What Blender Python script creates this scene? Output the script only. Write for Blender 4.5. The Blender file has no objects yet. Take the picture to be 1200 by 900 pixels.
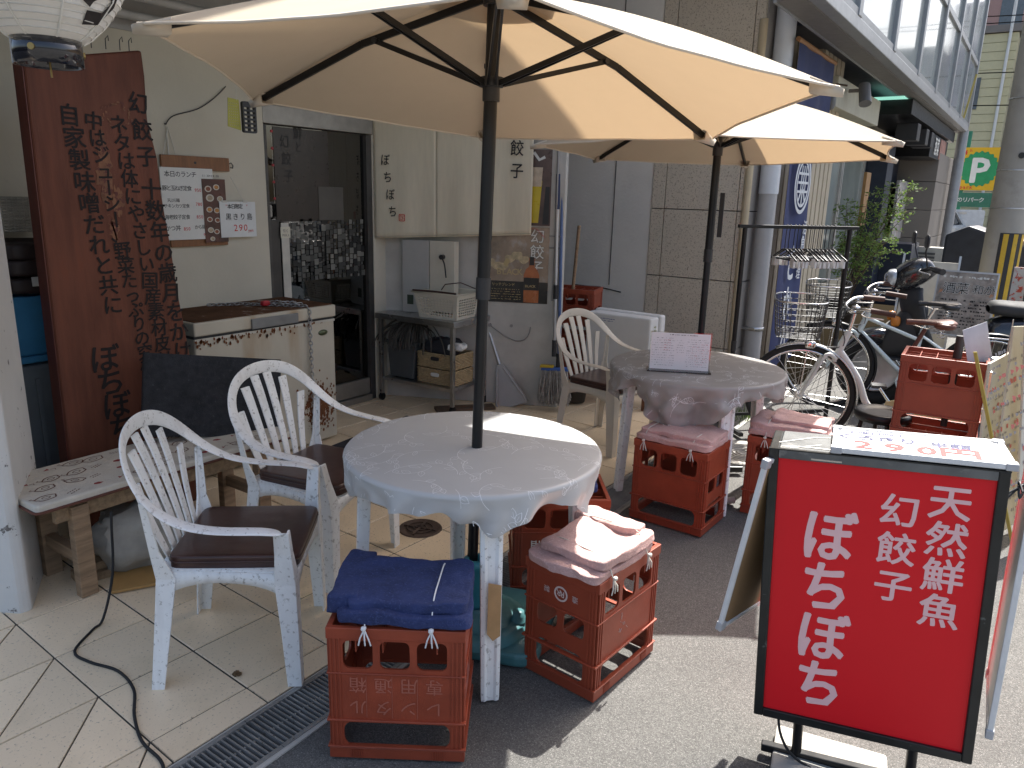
import bpy, bmesh, math, random
from mathutils import Matrix, Vector, noise
random.seed(7)
C = bpy.context.scene.collection
R_ = math.radians
PI = math.pi
sc = bpy.context.scene

# ---------------------------------------------------------------- camera, sky, sun, exposure
def make_camera():
    f, pitch, roll, yaw = 880.0, R_(14.25), R_(1.5), R_(34.43)
    fwd = Vector((-math.sin(yaw)*math.cos(pitch), math.cos(yaw)*math.cos(pitch), -math.sin(pitch)))
    right = Vector((math.cos(yaw), math.sin(yaw), 0)); up = right.cross(fwd)
    r2 = right*math.cos(roll)+up*math.sin(roll); u2 = up*math.cos(roll)-right*math.sin(roll)
    m = Matrix(((r2.x, u2.x, -fwd.x, 0), (r2.y, u2.y, -fwd.y, 0), (r2.z, u2.z, -fwd.z, 1.55), (0, 0, 0, 1)))
    cd = bpy.data.cameras.new('camera'); cd.sensor_width = 36; cd.lens = f/1200*36; cd.clip_end = 2000; cd.clip_start = .05
    cam = bpy.data.objects.new('camera', cd); cam.matrix_world = m; C.objects.link(cam); sc.camera = cam
make_camera()
SUN = Vector((.034, .66, 1)).normalized()            # direction towards the sun
w = bpy.data.worlds.new('World'); sc.world = w; w.use_nodes = True
nt = w.node_tree; bg = nt.nodes['Background']
sky = nt.nodes.new('ShaderNodeTexSky'); sky.sky_type = 'NISHITA'; sky.sun_disc = False
sky.sun_elevation = math.asin(SUN.z); sky.sun_rotation = math.atan2(SUN.x, SUN.y)
sky.air_density = 1.0; sky.dust_density = 5.0; sky.ozone_density = .4
nt.links.new(sky.outputs[0], bg.inputs[0]); bg.inputs[1].default_value = .12
sl = bpy.data.lights.new('sun', 'SUN'); sl.energy = 4.7; sl.angle = R_(.53); sl.color = (1, .97, .92)
so = bpy.data.objects.new('sun', sl); so.rotation_euler = SUN.to_track_quat('Z', 'Y').to_euler(); so.location = (0, 4, 12); C.objects.link(so)
sc.view_settings.view_transform = 'Standard'; sc.view_settings.look = 'None'; sc.view_settings.gamma = 1
sc.view_settings.exposure = 1.32

# ---------------------------------------------------------------- materials
MATS = {}
def mat(name, col, rough=.6, metal=0., var=.12, vs=8., bump=0., bs=60., spot=None, spotc=(.1, .05, .02), spotw=.5,
        trans=0., alpha=None, spec=.5, emit=None, rnd=0., coat=0., streak=None, streakc=(.3, .3, .3), stretch=(1, 1, 1), tcol=None, edge=.06):
    """procedural principled: base colour varied by noise, optional spots/wear, streaks, bump, per-object variation"""
    if name in MATS: return MATS[name]
    m = bpy.data.materials.new(name); m.use_nodes = True; n = m.node_tree.nodes; l = m.node_tree.links
    b = n['Principled BSDF']; b.inputs['Roughness'].default_value = rough; b.inputs['Metallic'].default_value = metal
    b.inputs['Specular IOR Level'].default_value = spec; b.inputs['Coat Weight'].default_value = coat
    tc = n.new('ShaderNodeTexCoord'); mp = n.new('ShaderNodeMapping'); mp.inputs['Scale'].default_value = stretch
    l.new(tc.outputs['Object'], mp.inputs[0])
    def nz(scale, detail=5, r=.6):
        t = n.new('ShaderNodeTexNoise'); t.inputs['Scale'].default_value = scale; t.inputs['Detail'].default_value = detail
        t.inputs['Roughness'].default_value = r; l.new(mp.outputs[0], t.inputs['Vector']); return t
    def mix(a, bb, f):
        x = n.new('ShaderNodeMix'); x.data_type = 'RGBA'
        for s, v in ((x.inputs[6], a), (x.inputs[7], bb)):
            if hasattr(v, 'links') or isinstance(v, bpy.types.NodeSocket): l.new(v, s)
            else: s.default_value = (*v, 1)
        if isinstance(f, bpy.types.NodeSocket): l.new(f, x.inputs[0])
        else: x.inputs[0].default_value = f
        return x.outputs[2]
    def thr(sock, a, bb):
        r = n.new('ShaderNodeMapRange'); r.inputs[1].default_value = a; r.inputs[2].default_value = bb; l.new(sock, r.inputs[0]); return r.outputs[0]
    dark = tuple(c*(1-var) for c in col); lite = tuple(min(1, c*(1+var)) for c in col)
    t = nz(vs); c = mix(dark, lite, thr(t.outputs[0], .3, .7))
    if rnd:
        oi = n.new('ShaderNodeObjectInfo'); c2 = mix(c, tuple(x*(1-rnd) for x in col), oi.outputs['Random']); c = c2
    if streak:
        t3 = n.new('ShaderNodeTexNoise'); t3.inputs['Scale'].default_value = streak; t3.inputs['Detail'].default_value = 6
        mp3 = n.new('ShaderNodeMapping'); mp3.inputs['Scale'].default_value = (1, 1, .12); l.new(tc.outputs['Object'], mp3.inputs[0]); l.new(mp3.outputs[0], t3.inputs['Vector'])
        c = mix(c, streakc, thr(t3.outputs[0], .56, .8))
    if spot:
        t2 = nz(spot, 8, .7); f = thr(t2.outputs[0], spotw, spotw+edge); c = mix(c, spotc, f)
    l.new(c, b.inputs['Base Color'])
    if bump:
        bn = n.new('ShaderNodeBump'); bn.inputs['Strength'].default_value = min(1, bump); bn.inputs['Distance'].default_value = .004
        tb = nz(bs, 4); l.new(tb.outputs[0], bn.inputs['Height']); l.new(bn.outputs[0], b.inputs['Normal'])
    rr = nz(vs*2.3); mr = n.new('ShaderNodeMapRange'); mr.inputs[3].default_value = max(0, rough-.1); mr.inputs[4].default_value = min(1, rough+.1)
    l.new(rr.outputs[0], mr.inputs[0]); l.new(mr.outputs[0], b.inputs['Roughness'])
    if alpha is not None: b.inputs['Alpha'].default_value = alpha
    if emit: b.inputs['Emission Color'].default_value = (*emit[0], 1); b.inputs['Emission Strength'].default_value = emit[1]
    if trans:
        tr = n.new('ShaderNodeBsdfTranslucent'); ms = n.new('ShaderNodeMixShader'); ms.inputs[0].default_value = trans
        tr.inputs[0].default_value = (*(tcol or col), 1)
        l.new(b.outputs[0], ms.inputs[1]); l.new(tr.outputs[0], ms.inputs[2]); l.new(ms.outputs[0], n['Material Output'].inputs[0])
    MATS[name] = m; return m
def glass(name, tint=(.5, .55, .55), alpha=.3, rough=.03):
    if name in MATS: return MATS[name]
    m = bpy.data.materials.new(name); m.use_nodes = True; n = m.node_tree.nodes; l = m.node_tree.links
    n.remove(n['Principled BSDF']); g = n.new('ShaderNodeBsdfGlossy'); g.inputs['Roughness'].default_value = rough
    t = n.new('ShaderNodeBsdfTransparent'); t.inputs[0].default_value = (*tint, 1)
    fr = n.new('ShaderNodeFresnel'); fr.inputs[0].default_value = 1.5
    tc = n.new('ShaderNodeTexCoord'); nz = n.new('ShaderNodeTexNoise'); nz.inputs['Scale'].default_value = 3; l.new(tc.outputs['Object'], nz.inputs['Vector'])
    bn = n.new('ShaderNodeBump'); bn.inputs['Strength'].default_value = .04; l.new(nz.outputs[0], bn.inputs['Height']); l.new(bn.outputs[0], g.inputs['Normal'])
    a = n.new('ShaderNodeMath'); a.operation = 'ADD'; a.inputs[1].default_value = alpha; a.use_clamp = True; l.new(fr.outputs[0], a.inputs[0])
    ms = n.new('ShaderNodeMixShader'); l.new(a.outputs[0], ms.inputs[0]); l.new(t.outputs[0], ms.inputs[1]); l.new(g.outputs[0], ms.inputs[2])
    l.new(ms.outputs[0], n['Material Output'].inputs[0]); MATS[name] = m; return m

# ---------------------------------------------------------------- mesh helpers
class MB:
    def __init__(s): s.v = []; s.f = []; s.sm = []
    def add(s, vs, fs, smooth=False, M=None):
        o = len(s.v)
        for p in vs:
            p = Vector(p); s.v.append(M @ p if M else p)
        for f in fs: s.f.append([i+o for i in f]); s.sm.append(smooth)
        return s
    def box(s, x0, x1, y0, y1, z0, z1, M=None):
        vs = [(x, y, z) for x in (x0, x1) for y in (y0, y1) for z in (z0, z1)]
        return s.add(vs, [(0, 1, 3, 2), (4, 6, 7, 5), (0, 4, 5, 1), (2, 3, 7, 6), (0, 2, 6, 4), (1, 5, 7, 3)], False, M)
    def bar(s, p, q, w, t, up=(0, 0, 1)):
        p = Vector(p); q = Vector(q); d = (q-p).normalized(); u = Vector(up)
        if abs(d.dot(u)) > .98: u = Vector((1, 0, 0))
        a = d.cross(u).normalized(); b = a.cross(d)
        vs = [e+a*(i*w/2)+b*(j*t/2) for e in (p, q) for i, j in ((-1, -1), (1, -1), (1, 1), (-1, 1))]
        return s.add(vs, [(0, 1, 2, 3), (7, 6, 5, 4), (0, 4, 5, 1), (1, 5, 6, 2), (2, 6, 7, 3), (3, 7, 4, 0)])
    def tube(s, pts, r, n=8, closed=False, cap=True, M=None, flat=1.):
        pts = [Vector(p) for p in pts]; N = len(pts); vs = []; fs = []
        rs = r if isinstance(r, (list, tuple)) else [r]*N
        pa = None
        for i, p in enumerate(pts):
            a = pts[(i-1) % N] if (closed or i > 0) else p; b = pts[(i+1) % N] if (closed or i < N-1) else p
            d = (b-a); d = d.normalized() if d.length > 1e-9 else Vector((0, 0, 1))
            if pa is None:
                u = Vector((0, 0, 1)) if abs(d.z) < .9 else Vector((1, 0, 0)); pa = d.cross(u).normalized()
            pa = (pa-d*pa.dot(d)); pa = pa.normalized() if pa.length > 1e-6 else d.orthogonal().normalized()
            pb = d.cross(pa)
            for k in range(n):
                t = 2*PI*k/n; vs.append(p+(pa*math.cos(t)+pb*math.sin(t)*flat)*rs[i])
        for i in range(N if closed else N-1):
            for k in range(n):
                a = i*n+k; b = i*n+(k+1) % n; c = ((i+1) % N)*n
                fs.append((a, b, c+(k+1) % n, c+k))
        s.add(vs, fs, True, M)
        if cap and not closed:
            s.add(vs[:n], [tuple(range(n))[::-1]], False, M); s.add(vs[-n:], [tuple(range(n))], False, M)
        return s
    def cyl(s, p, q, r, r2=None, n=16, M=None): return s.tube([p, q], [r, r if r2 is None else r2], n, M=M)
    def lathe(s, prof, n=24, c=(0, 0, 0), M=None, smooth=True):
        vs = []; fs = []; c = Vector(c)
        for r, z in prof:
            for k in range(n): vs.append(c+Vector((r*math.cos(2*PI*k/n), r*math.sin(2*PI*k/n), z)))
        for i in range(len(prof)-1):
            for k in range(n): fs.append((i*n+k, i*n+(k+1) % n, (i+1)*n+(k+1) % n, (i+1)*n+k))
        return s.add(vs, fs, smooth, M)
    def disc(s, c, r, n=24, M=None):
        return s.add([(c[0]+r*math.cos(2*PI*k/n), c[1]+r*math.sin(2*PI*k/n), c[2]) for k in range(n)], [tuple(range(n))], False, M)
    def prism(s, pts, a, b, axis='y', M=None):
        """2D outline pts extruded from a to b along axis"""
        f = {'y': lambda p, t: (p[0], t, p[1]), 'z': lambda p, t: (p[0], p[1], t), 'x': lambda p, t: (t, p[0], p[1])}[axis]
        n = len(pts); vs = [f(p, a) for p in pts]+[f(p, b) for p in pts]
        return s.add(vs, [tuple(range(n))[::-1], tuple(range(n, 2*n))]+[(i, (i+1) % n, n+(i+1) % n, n+i) for i in range(n)], False, M)
    def grid(s, fn, nu, nv, closed=False, M=None, smooth=True):
        vs = [fn(i/(nu if closed else nu-1), j/(nv-1)) for i in range(nu) for j in range(nv)]; fs = []
        for i in range(nu if closed else nu-1):
            for j in range(nv-1): fs.append((i*nv+j, ((i+1) % nu)*nv+j, ((i+1) % nu)*nv+j+1, i*nv+j+1))
        return s.add(vs, fs, smooth, M)
    def soft(s, c, size, e=.35, amp=0., fr=8., nu=28, nv=16, M=None, seed=0.):
        """soft rounded block (super-ellipsoid over a gridded cube) with a crumpled surface"""
        q = 2/max(e, .05) if e < 1 else 2; n = max(4, nu//3); idx = {}; vs = []; fs = []; c = Vector(c)
        def V(x, y, z):
            k = (round(x, 4), round(y, 4), round(z, 4))
            if k not in idx:
                r = (abs(x)**q+abs(y)**q+abs(z)**q)**(1/q); p = Vector((x/r*size[0]/2, y/r*size[1]/2, z/r*size[2]/2))
                if amp: p += noise.noise_vector(p*fr+Vector((seed, seed*2, 0)))*amp+noise.noise_vector(p*fr*3.7+Vector((seed*3, 1, seed)))*amp*.4
                idx[k] = len(vs); vs.append(p+c)
            return idx[k]
        for ax in range(3):
            for sg in (-1, 1):
                for i in range(n):
                    for j in range(n):
                        g = lambda t: math.sin((-1+2*t/n)*PI/2*.999) if True else 0
                        cs = [(g(i), g(j)), (g(i+1), g(j)), (g(i+1), g(j+1)), (g(i), g(j+1))]
                        def mk(a, b): w = [a, b]; w.insert(ax, sg); return V(*w)
                        f = tuple(mk(*w) for w in cs)
                        fs.append(f if (sg > 0) != (ax == 1) else f[::-1])
        return s.add(vs, fs, True, M)
    def ribbon(s, pts, wd, nrm):
        pts = [Vector(p) for p in pts]; vs = []
        for i, p in enumerate(pts):
            d = pts[min(i+1, len(pts)-1)]-pts[max(i-1, 0)]
            a = d.cross(nrm[i] if isinstance(nrm, list) else Vector(nrm)); a = a.normalized()*wd/2 if a.length > 1e-9 else Vector((0, 0, 0))
            vs += [p-a, p+a]
        return s.add(vs, [(2*i, 2*i+1, 2*i+3, 2*i+2) for i in range(len(pts)-1)])
    def mesh(s, name):
        m = bpy.data.meshes.new(name); m.from_pydata([tuple(p) for p in s.v], [], s.f); m.update()
        m.polygons.foreach_set('use_smooth', s.sm); return m
    def out(s, name, material, parent=None, bevel=0, solid=0, sub=0, seg=2, **props):
        return place(s.mesh(name), name, material, parent, bevel, solid, sub, seg, **props)
def place(me, name, material, parent=None, bevel=0, solid=0, sub=0, seg=2, **props):
    o = bpy.data.objects.new(name, me); C.objects.link(o)
    if material and not me.materials: me.materials.append(material)
    if parent: o.parent = parent
    if solid: md = o.modifiers.new('solid', 'SOLIDIFY'); md.thickness = solid; md.offset = 0
    if bevel: md = o.modifiers.new('bevel', 'BEVEL'); md.width = bevel; md.segments = seg; md.limit_method = 'ANGLE'; md.angle_limit = R_(40)
    if sub: md = o.modifiers.new('sub', 'SUBSURF'); md.levels = sub; md.render_levels = sub
    for k, v in props.items(): o[k] = v
    return o
def thing(name, label, cat, loc=(0, 0, 0), az=0, rot=None, group=None):
    o = bpy.data.objects.new(name, None); C.objects.link(o); o.location = loc
    o.rotation_euler = rot if rot else (0, 0, R_(az)); o.empty_display_size = .1
    o['label'] = label; o['category'] = cat
    if group: o['group'] = group
    return o
def tag(o, label, cat, group=None, loc=None, az=None):
    o['label'] = label; o['category'] = cat
    if group: o['group'] = group
    if loc: o.location = loc
    if az is not None: o.rotation_euler = (0, 0, R_(az))
    return o
def copy_tree(o, parent=None):
    c = o.copy(); C.objects.link(c)
    if parent: c.parent = parent
    for ch in list(o.children): copy_tree(ch, c)
    return c
def rrect(x0, x1, z0, z1, r, n=4):
    r = min(r, (x1-x0)/2, (z1-z0)/2); o = []
    for cx, cz, a in ((x1-r, z1-r, 0), (x0+r, z1-r, 90), (x0+r, z0+r, 180), (x1-r, z0+r, 270)):
        for k in range(n+1): t = R_(a+90*k/n); o.append((cx+r*math.cos(t), cz+r*math.sin(t)))
    return o
def plate(mb, outer, holes, t, M, bevel=0):
    """flat plate with holes, drawn in local XZ, thickness t along y, appended to mb through matrix M"""
    cu = bpy.data.curves.new('p', 'CURVE'); cu.dimensions = '2D'; cu.fill_mode = 'BOTH'; cu.extrude = t/2-bevel; cu.bevel_depth = bevel; cu.bevel_resolution = 0
    for poly in [outer]+holes:
        sp = cu.splines.new('POLY'); sp.points.add(len(poly)-1); sp.use_cyclic_u = True
        for i, p in enumerate(poly): sp.points[i].co = (p[0], p[1], 0, 1)
    ob = bpy.data.objects.new('p', cu); me = bpy.data.meshes.new_from_object(ob)
    Mx = M @ Matrix.Rotation(PI/2, 4, 'X')
    mb.add([v.co for v in me.vertices], [tuple(p.vertices) for p in me.polygons], False, Mx)
    bpy.data.objects.remove(ob); bpy.data.curves.remove(cu); bpy.data.meshes.remove(me)
GL = {}
def glyph(ch, bold=0.):
    k = (ch, round(bold, 3))
    if k not in GL:
        cu = bpy.data.curves.new('g', 'FONT'); cu.body = ch; cu.resolution_u = 2; cu.offset = bold; cu.align_x = 'CENTER'
        ob = bpy.data.objects.new('g', cu); me = bpy.data.meshes.new_from_object(ob)
        GL[k] = ([Vector((v.co.x, v.co.y-.36, 0)) for v in me.vertices], [tuple(p.vertices) for p in me.polygons])
        bpy.data.objects.remove(ob); bpy.data.curves.remove(cu); bpy.data.meshes.remove(me)
    return GL[k]
def write(mb, items, y=-.002, bold=0., jit=0., sx=1., M=None, slant=0.):
    """items: (char, x, z, size) centred glyphs drawn in local XZ facing -y"""
    rg = random.Random(len(items)*7+3); b0 = bold*.55
    offs = [(0, 0, 0)] if not bold else [(0, 0, 0)]+[(b0*math.cos(k*PI/3), b0*math.sin(k*PI/3), k+1) for k in range(6)]
    for ch, x, z, sz in [(c, x, z, q) for c, x, z, q in items]:
        if ch in ' 　': continue
        vs, fs = glyph(ch, 0.); a = rg.uniform(-jit, jit); ca, sa = math.cos(a), math.sin(a)
        k = 1+rg.uniform(-jit, jit)*.6
        out = []
        for v in vs:
            vx = v.x*sx*k+v.y*slant; vy = v.y
            if ch in 'ー' and slant == 0 and jit: vx, vy = vy, vx
            out.append((x+(vx*ca-vy*sa)*sz, y, z+(vx*sa+vy*ca)*sz))
        for ox, oz, k2 in offs: mb.add([(p[0]+ox*sz, p[1]-k2*.00003, p[2]+oz*sz) for p in out], fs, False, M)
def col(s, x0, z0, x1, z1, size):
    n = len(s); return [(c, x0+(x1-x0)*i/max(1, n-1), z0+(z1-z0)*i/max(1, n-1), size) for i, c in enumerate(s)]
def row(s, x, z, size, adv=1.): return [(c, x+i*size*adv, z, size) for i, c in enumerate(s)]
def txt(name, m, parent, items, **k):
    mb = MB(); write(mb, items, **k); return mb.out(name, m, parent)
def lines(mb, x0, x1, z0, z1, n, y, rg, h=.004, dens=.75, M=None):
    """rows of small marks standing for print too small to read"""
    for i in range(n):
        z = z1-(z1-z0)*(i+.5)/n; x = x0
        while x < x1:
            wd = h*rg.uniform(.4, .9)
            if rg.random() < dens:
                mb.add([(x, y, z-h*rg.uniform(.1, .5)), (x+wd, y, z-h*rg.uniform(.1, .5)), (x+wd, y, z+h*rg.uniform(.0, .4)), (x, y, z+h*rg.uniform(.1, .5))], [(0, 1, 2, 3)], False, M)
            x += wd*rg.uniform(1.1, 1.8)

# common materials
M_blk = mat('black_paint', (.011, .011, .012), .33, var=.3, spot=30, spotc=(.03, .028, .025), spotw=.68, spec=.35)
M_blkp = mat('black_plastic', (.025, .025, .027), .5, var=.2)
M_ink = mat('black_ink', (.015, .012, .012), .6, var=.3)
M_red = mat('red_ink', (.6, .03, .03), .6)
M_white = mat('white_board', (.78, .78, .76), .35, var=.04, spot=9, spotc=(.6, .58, .52), spotw=.66)
M_paper = mat('paper', (.74, .73, .68), .6, var=.05)
M_steel = mat('steel', (.5, .5, .5), .3, 1., var=.2, spot=40, spotc=(.25, .2, .16), spotw=.68)
M_chrome = mat('chrome', (.7, .7, .7), .12, 1., var=.1)
M_alu = mat('aluminium', (.55, .55, .55), .4, .9, var=.1)
M_rub = mat('rubber', (.015, .015, .016), .75)
M_wood = mat('weathered_wood', (.3, .2, .12), .75, var=.35, vs=5, stretch=(1, 1, 9), bump=.4, bs=30, spot=14, spotc=(.1, .07, .05), spotw=.64)
M_woodx = mat('weathered_wood_along', (.28, .19, .11), .75, var=.35, vs=5, stretch=(9, 1, 9), bump=.4, bs=30, spot=14, spotc=(.1, .07, .05), spotw=.64)
M_resin = mat('weathered_white_resin', (.86, .86, .84), .5, var=.07, vs=6, spot=55, spotc=(.44, .42, .39), spotw=.565, edge=.08, bump=.3, bs=80, streak=14, streakc=(.64, .62, .59))
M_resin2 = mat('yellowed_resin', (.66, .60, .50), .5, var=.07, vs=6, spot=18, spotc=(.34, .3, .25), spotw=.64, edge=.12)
M_string = mat('string', (.65, .62, .55), .9)
M_crate = mat('crate_plastic', (.31, .058, .026), .42, var=.2, vs=9, spot=38, spotc=(.38, .11, .065), spotw=.66, edge=.1, rnd=.2, bump=.12, bs=90)
# ---------------------------------------------------------------- the setting: ground
M_asph = mat('asphalt', (.106, .103, .096), .9, var=.1, vs=1.3, bump=.7, bs=330, spot=330, spotc=(.26, .25, .235), spotw=.54, edge=.08)
def asphalt_extra():
    n = M_asph.node_tree.nodes; l = M_asph.node_tree.links; b = n['Principled BSDF']; src = b.inputs['Base Color'].links[0].from_socket
    v = n.new('ShaderNodeTexVoronoi'); v.inputs['Scale'].default_value = 230; tc = n.new('ShaderNodeTexCoord'); l.new(tc.outputs['Object'], v.inputs['Vector'])
    mr = n.new('ShaderNodeMapRange'); mr.inputs[3].default_value = .62; mr.inputs[4].default_value = 1.32; l.new(v.outputs['Color'], mr.inputs[0])
    big = n.new('ShaderNodeTexNoise'); big.inputs['Scale'].default_value = .9; big.inputs['Detail'].default_value = 6; l.new(tc.outputs['Object'], big.inputs['Vector'])
    m2 = n.new('ShaderNodeMapRange'); m2.inputs[1].default_value = .35; m2.inputs[2].default_value = .65; m2.inputs[3].default_value = .84; m2.inputs[4].default_value = 1.12; l.new(big.outputs[0], m2.inputs[0])
    mm = n.new('ShaderNodeMath'); mm.operation = 'MULTIPLY'; l.new(mr.outputs[0], mm.inputs[0]); l.new(m2.outputs[0], mm.inputs[1])
    vm = n.new('ShaderNodeVectorMath'); vm.operation = 'SCALE'; l.new(src, vm.inputs[0]); l.new(mm.outputs[0], vm.inputs['Scale']); l.new(vm.outputs[0], b.inputs['Base Color'])
asphalt_extra()
MB().add([(-1.53, -40, -.008), (60, -40, -.008), (60, 400, -.008), (-1.53, 400, -.008)], [(0, 1, 2, 3)]).out('asphalt_road', M_asph, kind='structure')
M_conc = mat('concrete', (.42, .40, .36), .85, var=.14, vs=3, bump=.4, bs=70, spot=20, spotc=(.22, .2, .18), spotw=.64)
M_grout = mat('grout', (.07, .065, .06), .95, var=.3)
M_tile = mat('cream_stone_tile', (.88, .71, .49), .42, var=.06, vs=4, spot=95, spotc=(.38, .30, .21), spotw=.585, rnd=.10, streak=3.2, streakc=(.66, .53, .35), bump=.15, bs=100)
tf = MB().box(-12, -1.735, -4, 6.5, -.25, -.006).out('tile_floor', M_grout, kind='structure')
def clip(poly, nx, ny, d):                            # keep nx*x+ny*y <= d
    o = []
    for i, p in enumerate(poly):
        q = poly[(i+1) % len(poly)]; a = nx*p[0]+ny*p[1]-d; b = nx*q[0]+ny*q[1]-d
        if a <= 0: o.append(p)
        if a*b < 0: t = a/(a-b); o.append((p[0]+(q[0]-p[0])*t, p[1]+(q[1]-p[1])*t))
    return o
def tiles():
    th = R_(-2.74); c, s = math.cos(th), math.sin(th); S = .3147; g = .003
    ox, oy = -2.809, .981; whole = None
    for a in range(-5, 5):
        for b in range(-5, 15):
            def W(u, v): return (ox+S*(u*c-v*s), oy+S*(u*s+v*c))
            e = g/S
            cells = [[(a+e, b+e), (a+1-e, b+e), (a+1-e, b+1-e), (a+e, b+1-e)]]
            if b == -1 and a >= -1:                  # the cut row beside the pillar
                k = .93; n = math.hypot(k, 1); cells = [clip(cells[0], k/n, 1/n, (k*a)/n-e), clip(cells[0], -k/n, -1/n, -(k*a)/n-e)]
            for ce in cells:
                P = clip([W(*p) for p in ce], 1, 0, -1.742)
                if len(P) < 3 or max(p[0] for p in P)-min(p[0] for p in P) < .03: continue
                cx, cy = W(a+.5, b+.5)
                if cx < -4.15 and cy > 1: continue
                if cy > 4.9 and cx < -2.9: continue
                reg = len(P) == 4 and len(cells) == 1 and max(p[0] for p in P) < -1.745
                if reg:
                    if whole is None:
                        h = S/2-g; mb = MB(); k = .0025
                        pts = [(-h, -h), (h, -h), (h, h), (-h, h)]; q = [(x*(1-k/h), y*(1-k/h)) for x, y in pts]
                        mb.add([(*p, -.004) for p in pts]+[(*p, 0) for p in q], [(4, 5, 6, 7)]+[(i, (i+1) % 4, 4+(i+1) % 4, 4+i) for i in range(4)])
                        whole = mb.mesh('tile'); whole.materials.append(M_tile)
                    o = place(whole, 'tile', None, tf); o.location = (cx, cy, random.uniform(0, .0012)); o.rotation_euler = (0, 0, th+random.choice((0, PI/2, PI)))
                else:
                    n = len(P); mb = MB(); m = (sum(p[0] for p in P)/n, sum(p[1] for p in P)/n)
                    mb.add([(x-m[0], y-m[1], -.004) for x, y in P]+[(x*.995+m[0]*.005-m[0], y*.995+m[1]*.005-m[1], .0004) for x, y in P], [tuple(range(n, 2*n))]+[(i, (i+1) % n, n+(i+1) % n, n+i) for i in range(n)])
                    o = mb.out('tile', M_tile, tf); o.location = (m[0], m[1], 0)
tiles()
# drain channel between tiles and asphalt
M_grate = mat('galvanised_grate', (.34, .34, .33), .5, .7, var=.25, spot=25, spotc=(.16, .14, .12), spotw=.6)
dr = MB().box(-1.735, -1.73, -4, 6.4, -.25, 0).box(-1.545, -1.53, -4, 6.4, -.25, -.003).box(-1.73, -1.545, -4, 6.4, -.25, -.09).out('drain_channel', M_conc, kind='structure')
def grate():
    mb = MB()
    mb.box(-.0925, -.078, -.249, .249, -.03, -.001).box(.078, .0925, -.249, .249, -.03, -.001)
    for i in range(31):
        y = -.24+i*.016
        mb.add([(-.078, y-.003, -.026), (.078, y-.003, -.026), (.078, y+.001, -.004), (-.078, y+.001, -.004), (-.078, y+.004, -.026), (.078, y+.004, -.026), (.078, y+.006, -.004), (-.078, y+.006, -.004)],
               [(0, 1, 2, 3), (5, 4, 7, 6), (3, 2, 6, 7), (0, 3, 7, 4), (1, 5, 6, 2)])
    for i in range(30): mb.box(-.003, .003, -.232+i*.016-.004, -.232+i*.016+.004, -.01, -.0055)
    return mb.mesh('grate')
gm = grate(); gm.materials.append(M_grate)
for i in range(17):
    o = place(gm, 'grate', None, dr); o.location = (-1.6375, -1.6+i*.5, 0)
M_iron = mat('rusty_cast_iron', (.10, .07, .055), .8, .3, var=.35, bump=.6, bs=60)
t = thing('drain_cover', 'small round rusty iron drain cover set in the cream tiles under the near table', 'drain cover', (-2.195, 2.465, .002))
MB().lathe([(0, 0), (.088, 0), (.095, .004), (.1, .004), (.104, 0)], 28).out('rim', M_iron, t)
mb = MB()
for k in range(4):
    a = k*PI/2+.3; mb.bar((0, 0, .006), (.08*math.cos(a), .08*math.sin(a), .006), .012, .004)
for r in (.03, .06): mb.tube([(r*math.cos(x*PI/10), r*math.sin(x*PI/10), .005) for x in range(20)], .003, 5, True)
mb.out('lid', M_iron, t)
t = thing('manhole_cover', 'round concrete manhole cover with concentric rings beyond the far table', 'manhole cover', (-1.33, 4.55, -.004))
mb = MB(); mb.lathe([(0, 0), (.2, 0), (.21, .006), (.235, .006), (.24, 0)], 36); mb.out('rim', M_conc, t)
mb = MB()
for r in (.04, .07, .10, .13, .16): mb.tube([(r*math.cos(x*PI/16), r*math.sin(x*PI/16), .002) for x in range(32)], .006, 5, True)
mb.out('ring', M_conc, t, kind='stuff')

# ---------------------------------------------------------------- the shop
M_wall = mat('painted_render_beige', (.60, .55, .44), .75, var=.07, vs=2, spot=7, spotc=(.47, .42, .33), spotw=.66, edge=.12, bump=.25, bs=60, streak=2.5, streakc=(.52, .48, .39))
M_pill = mat('chipped_white_paint', (.66, .65, .62), .7, var=.06, vs=3, spot=13, spotc=(.16, .15, .14), spotw=.63, edge=.015, bump=.5, bs=30, streak=3, streakc=(.48, .47, .44))
M_col = mat('cream_column_paint', (.66, .61, .50), .6, var=.05, streak=3, streakc=(.40, .35, .28))
M_cw = mat('bare_concrete_wall', (.52, .50, .455), .75, var=.16, vs=4, spot=16, spotc=(.22, .20, .18), spotw=.66, edge=.12, bump=.3, bs=90)
M_soff = mat('soffit_grey', (.38, .37, .35), .7, var=.1)
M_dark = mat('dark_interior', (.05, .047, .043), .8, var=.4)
bld = thing('shop_building', 'dumpling shop front with beige wall, glass door and concrete window bay under an overhang', 'building', (0, 0, 0))
MB().box(-4.2, -3.98, .3, 3.07, -.02, 2.30).out('wall', M_wall, bld, bevel=.004)
def pillar():
    p = [(-2.87, 1.02), (-2.868, 1.06), (-3.25, 1.29), (-3.6, 1.29), (-3.6, .6), (-3.45, .58), (-3.02, .94)]
    return MB().prism(p, -.02, 2.8, 'z').out('pillar', M_pill, bld, bevel=.012)
pillar()
MB().box(-4.2, -3.99, 3.995, 4.17, -.02, 2.8).out('column', M_col, bld, bevel=.006)
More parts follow.
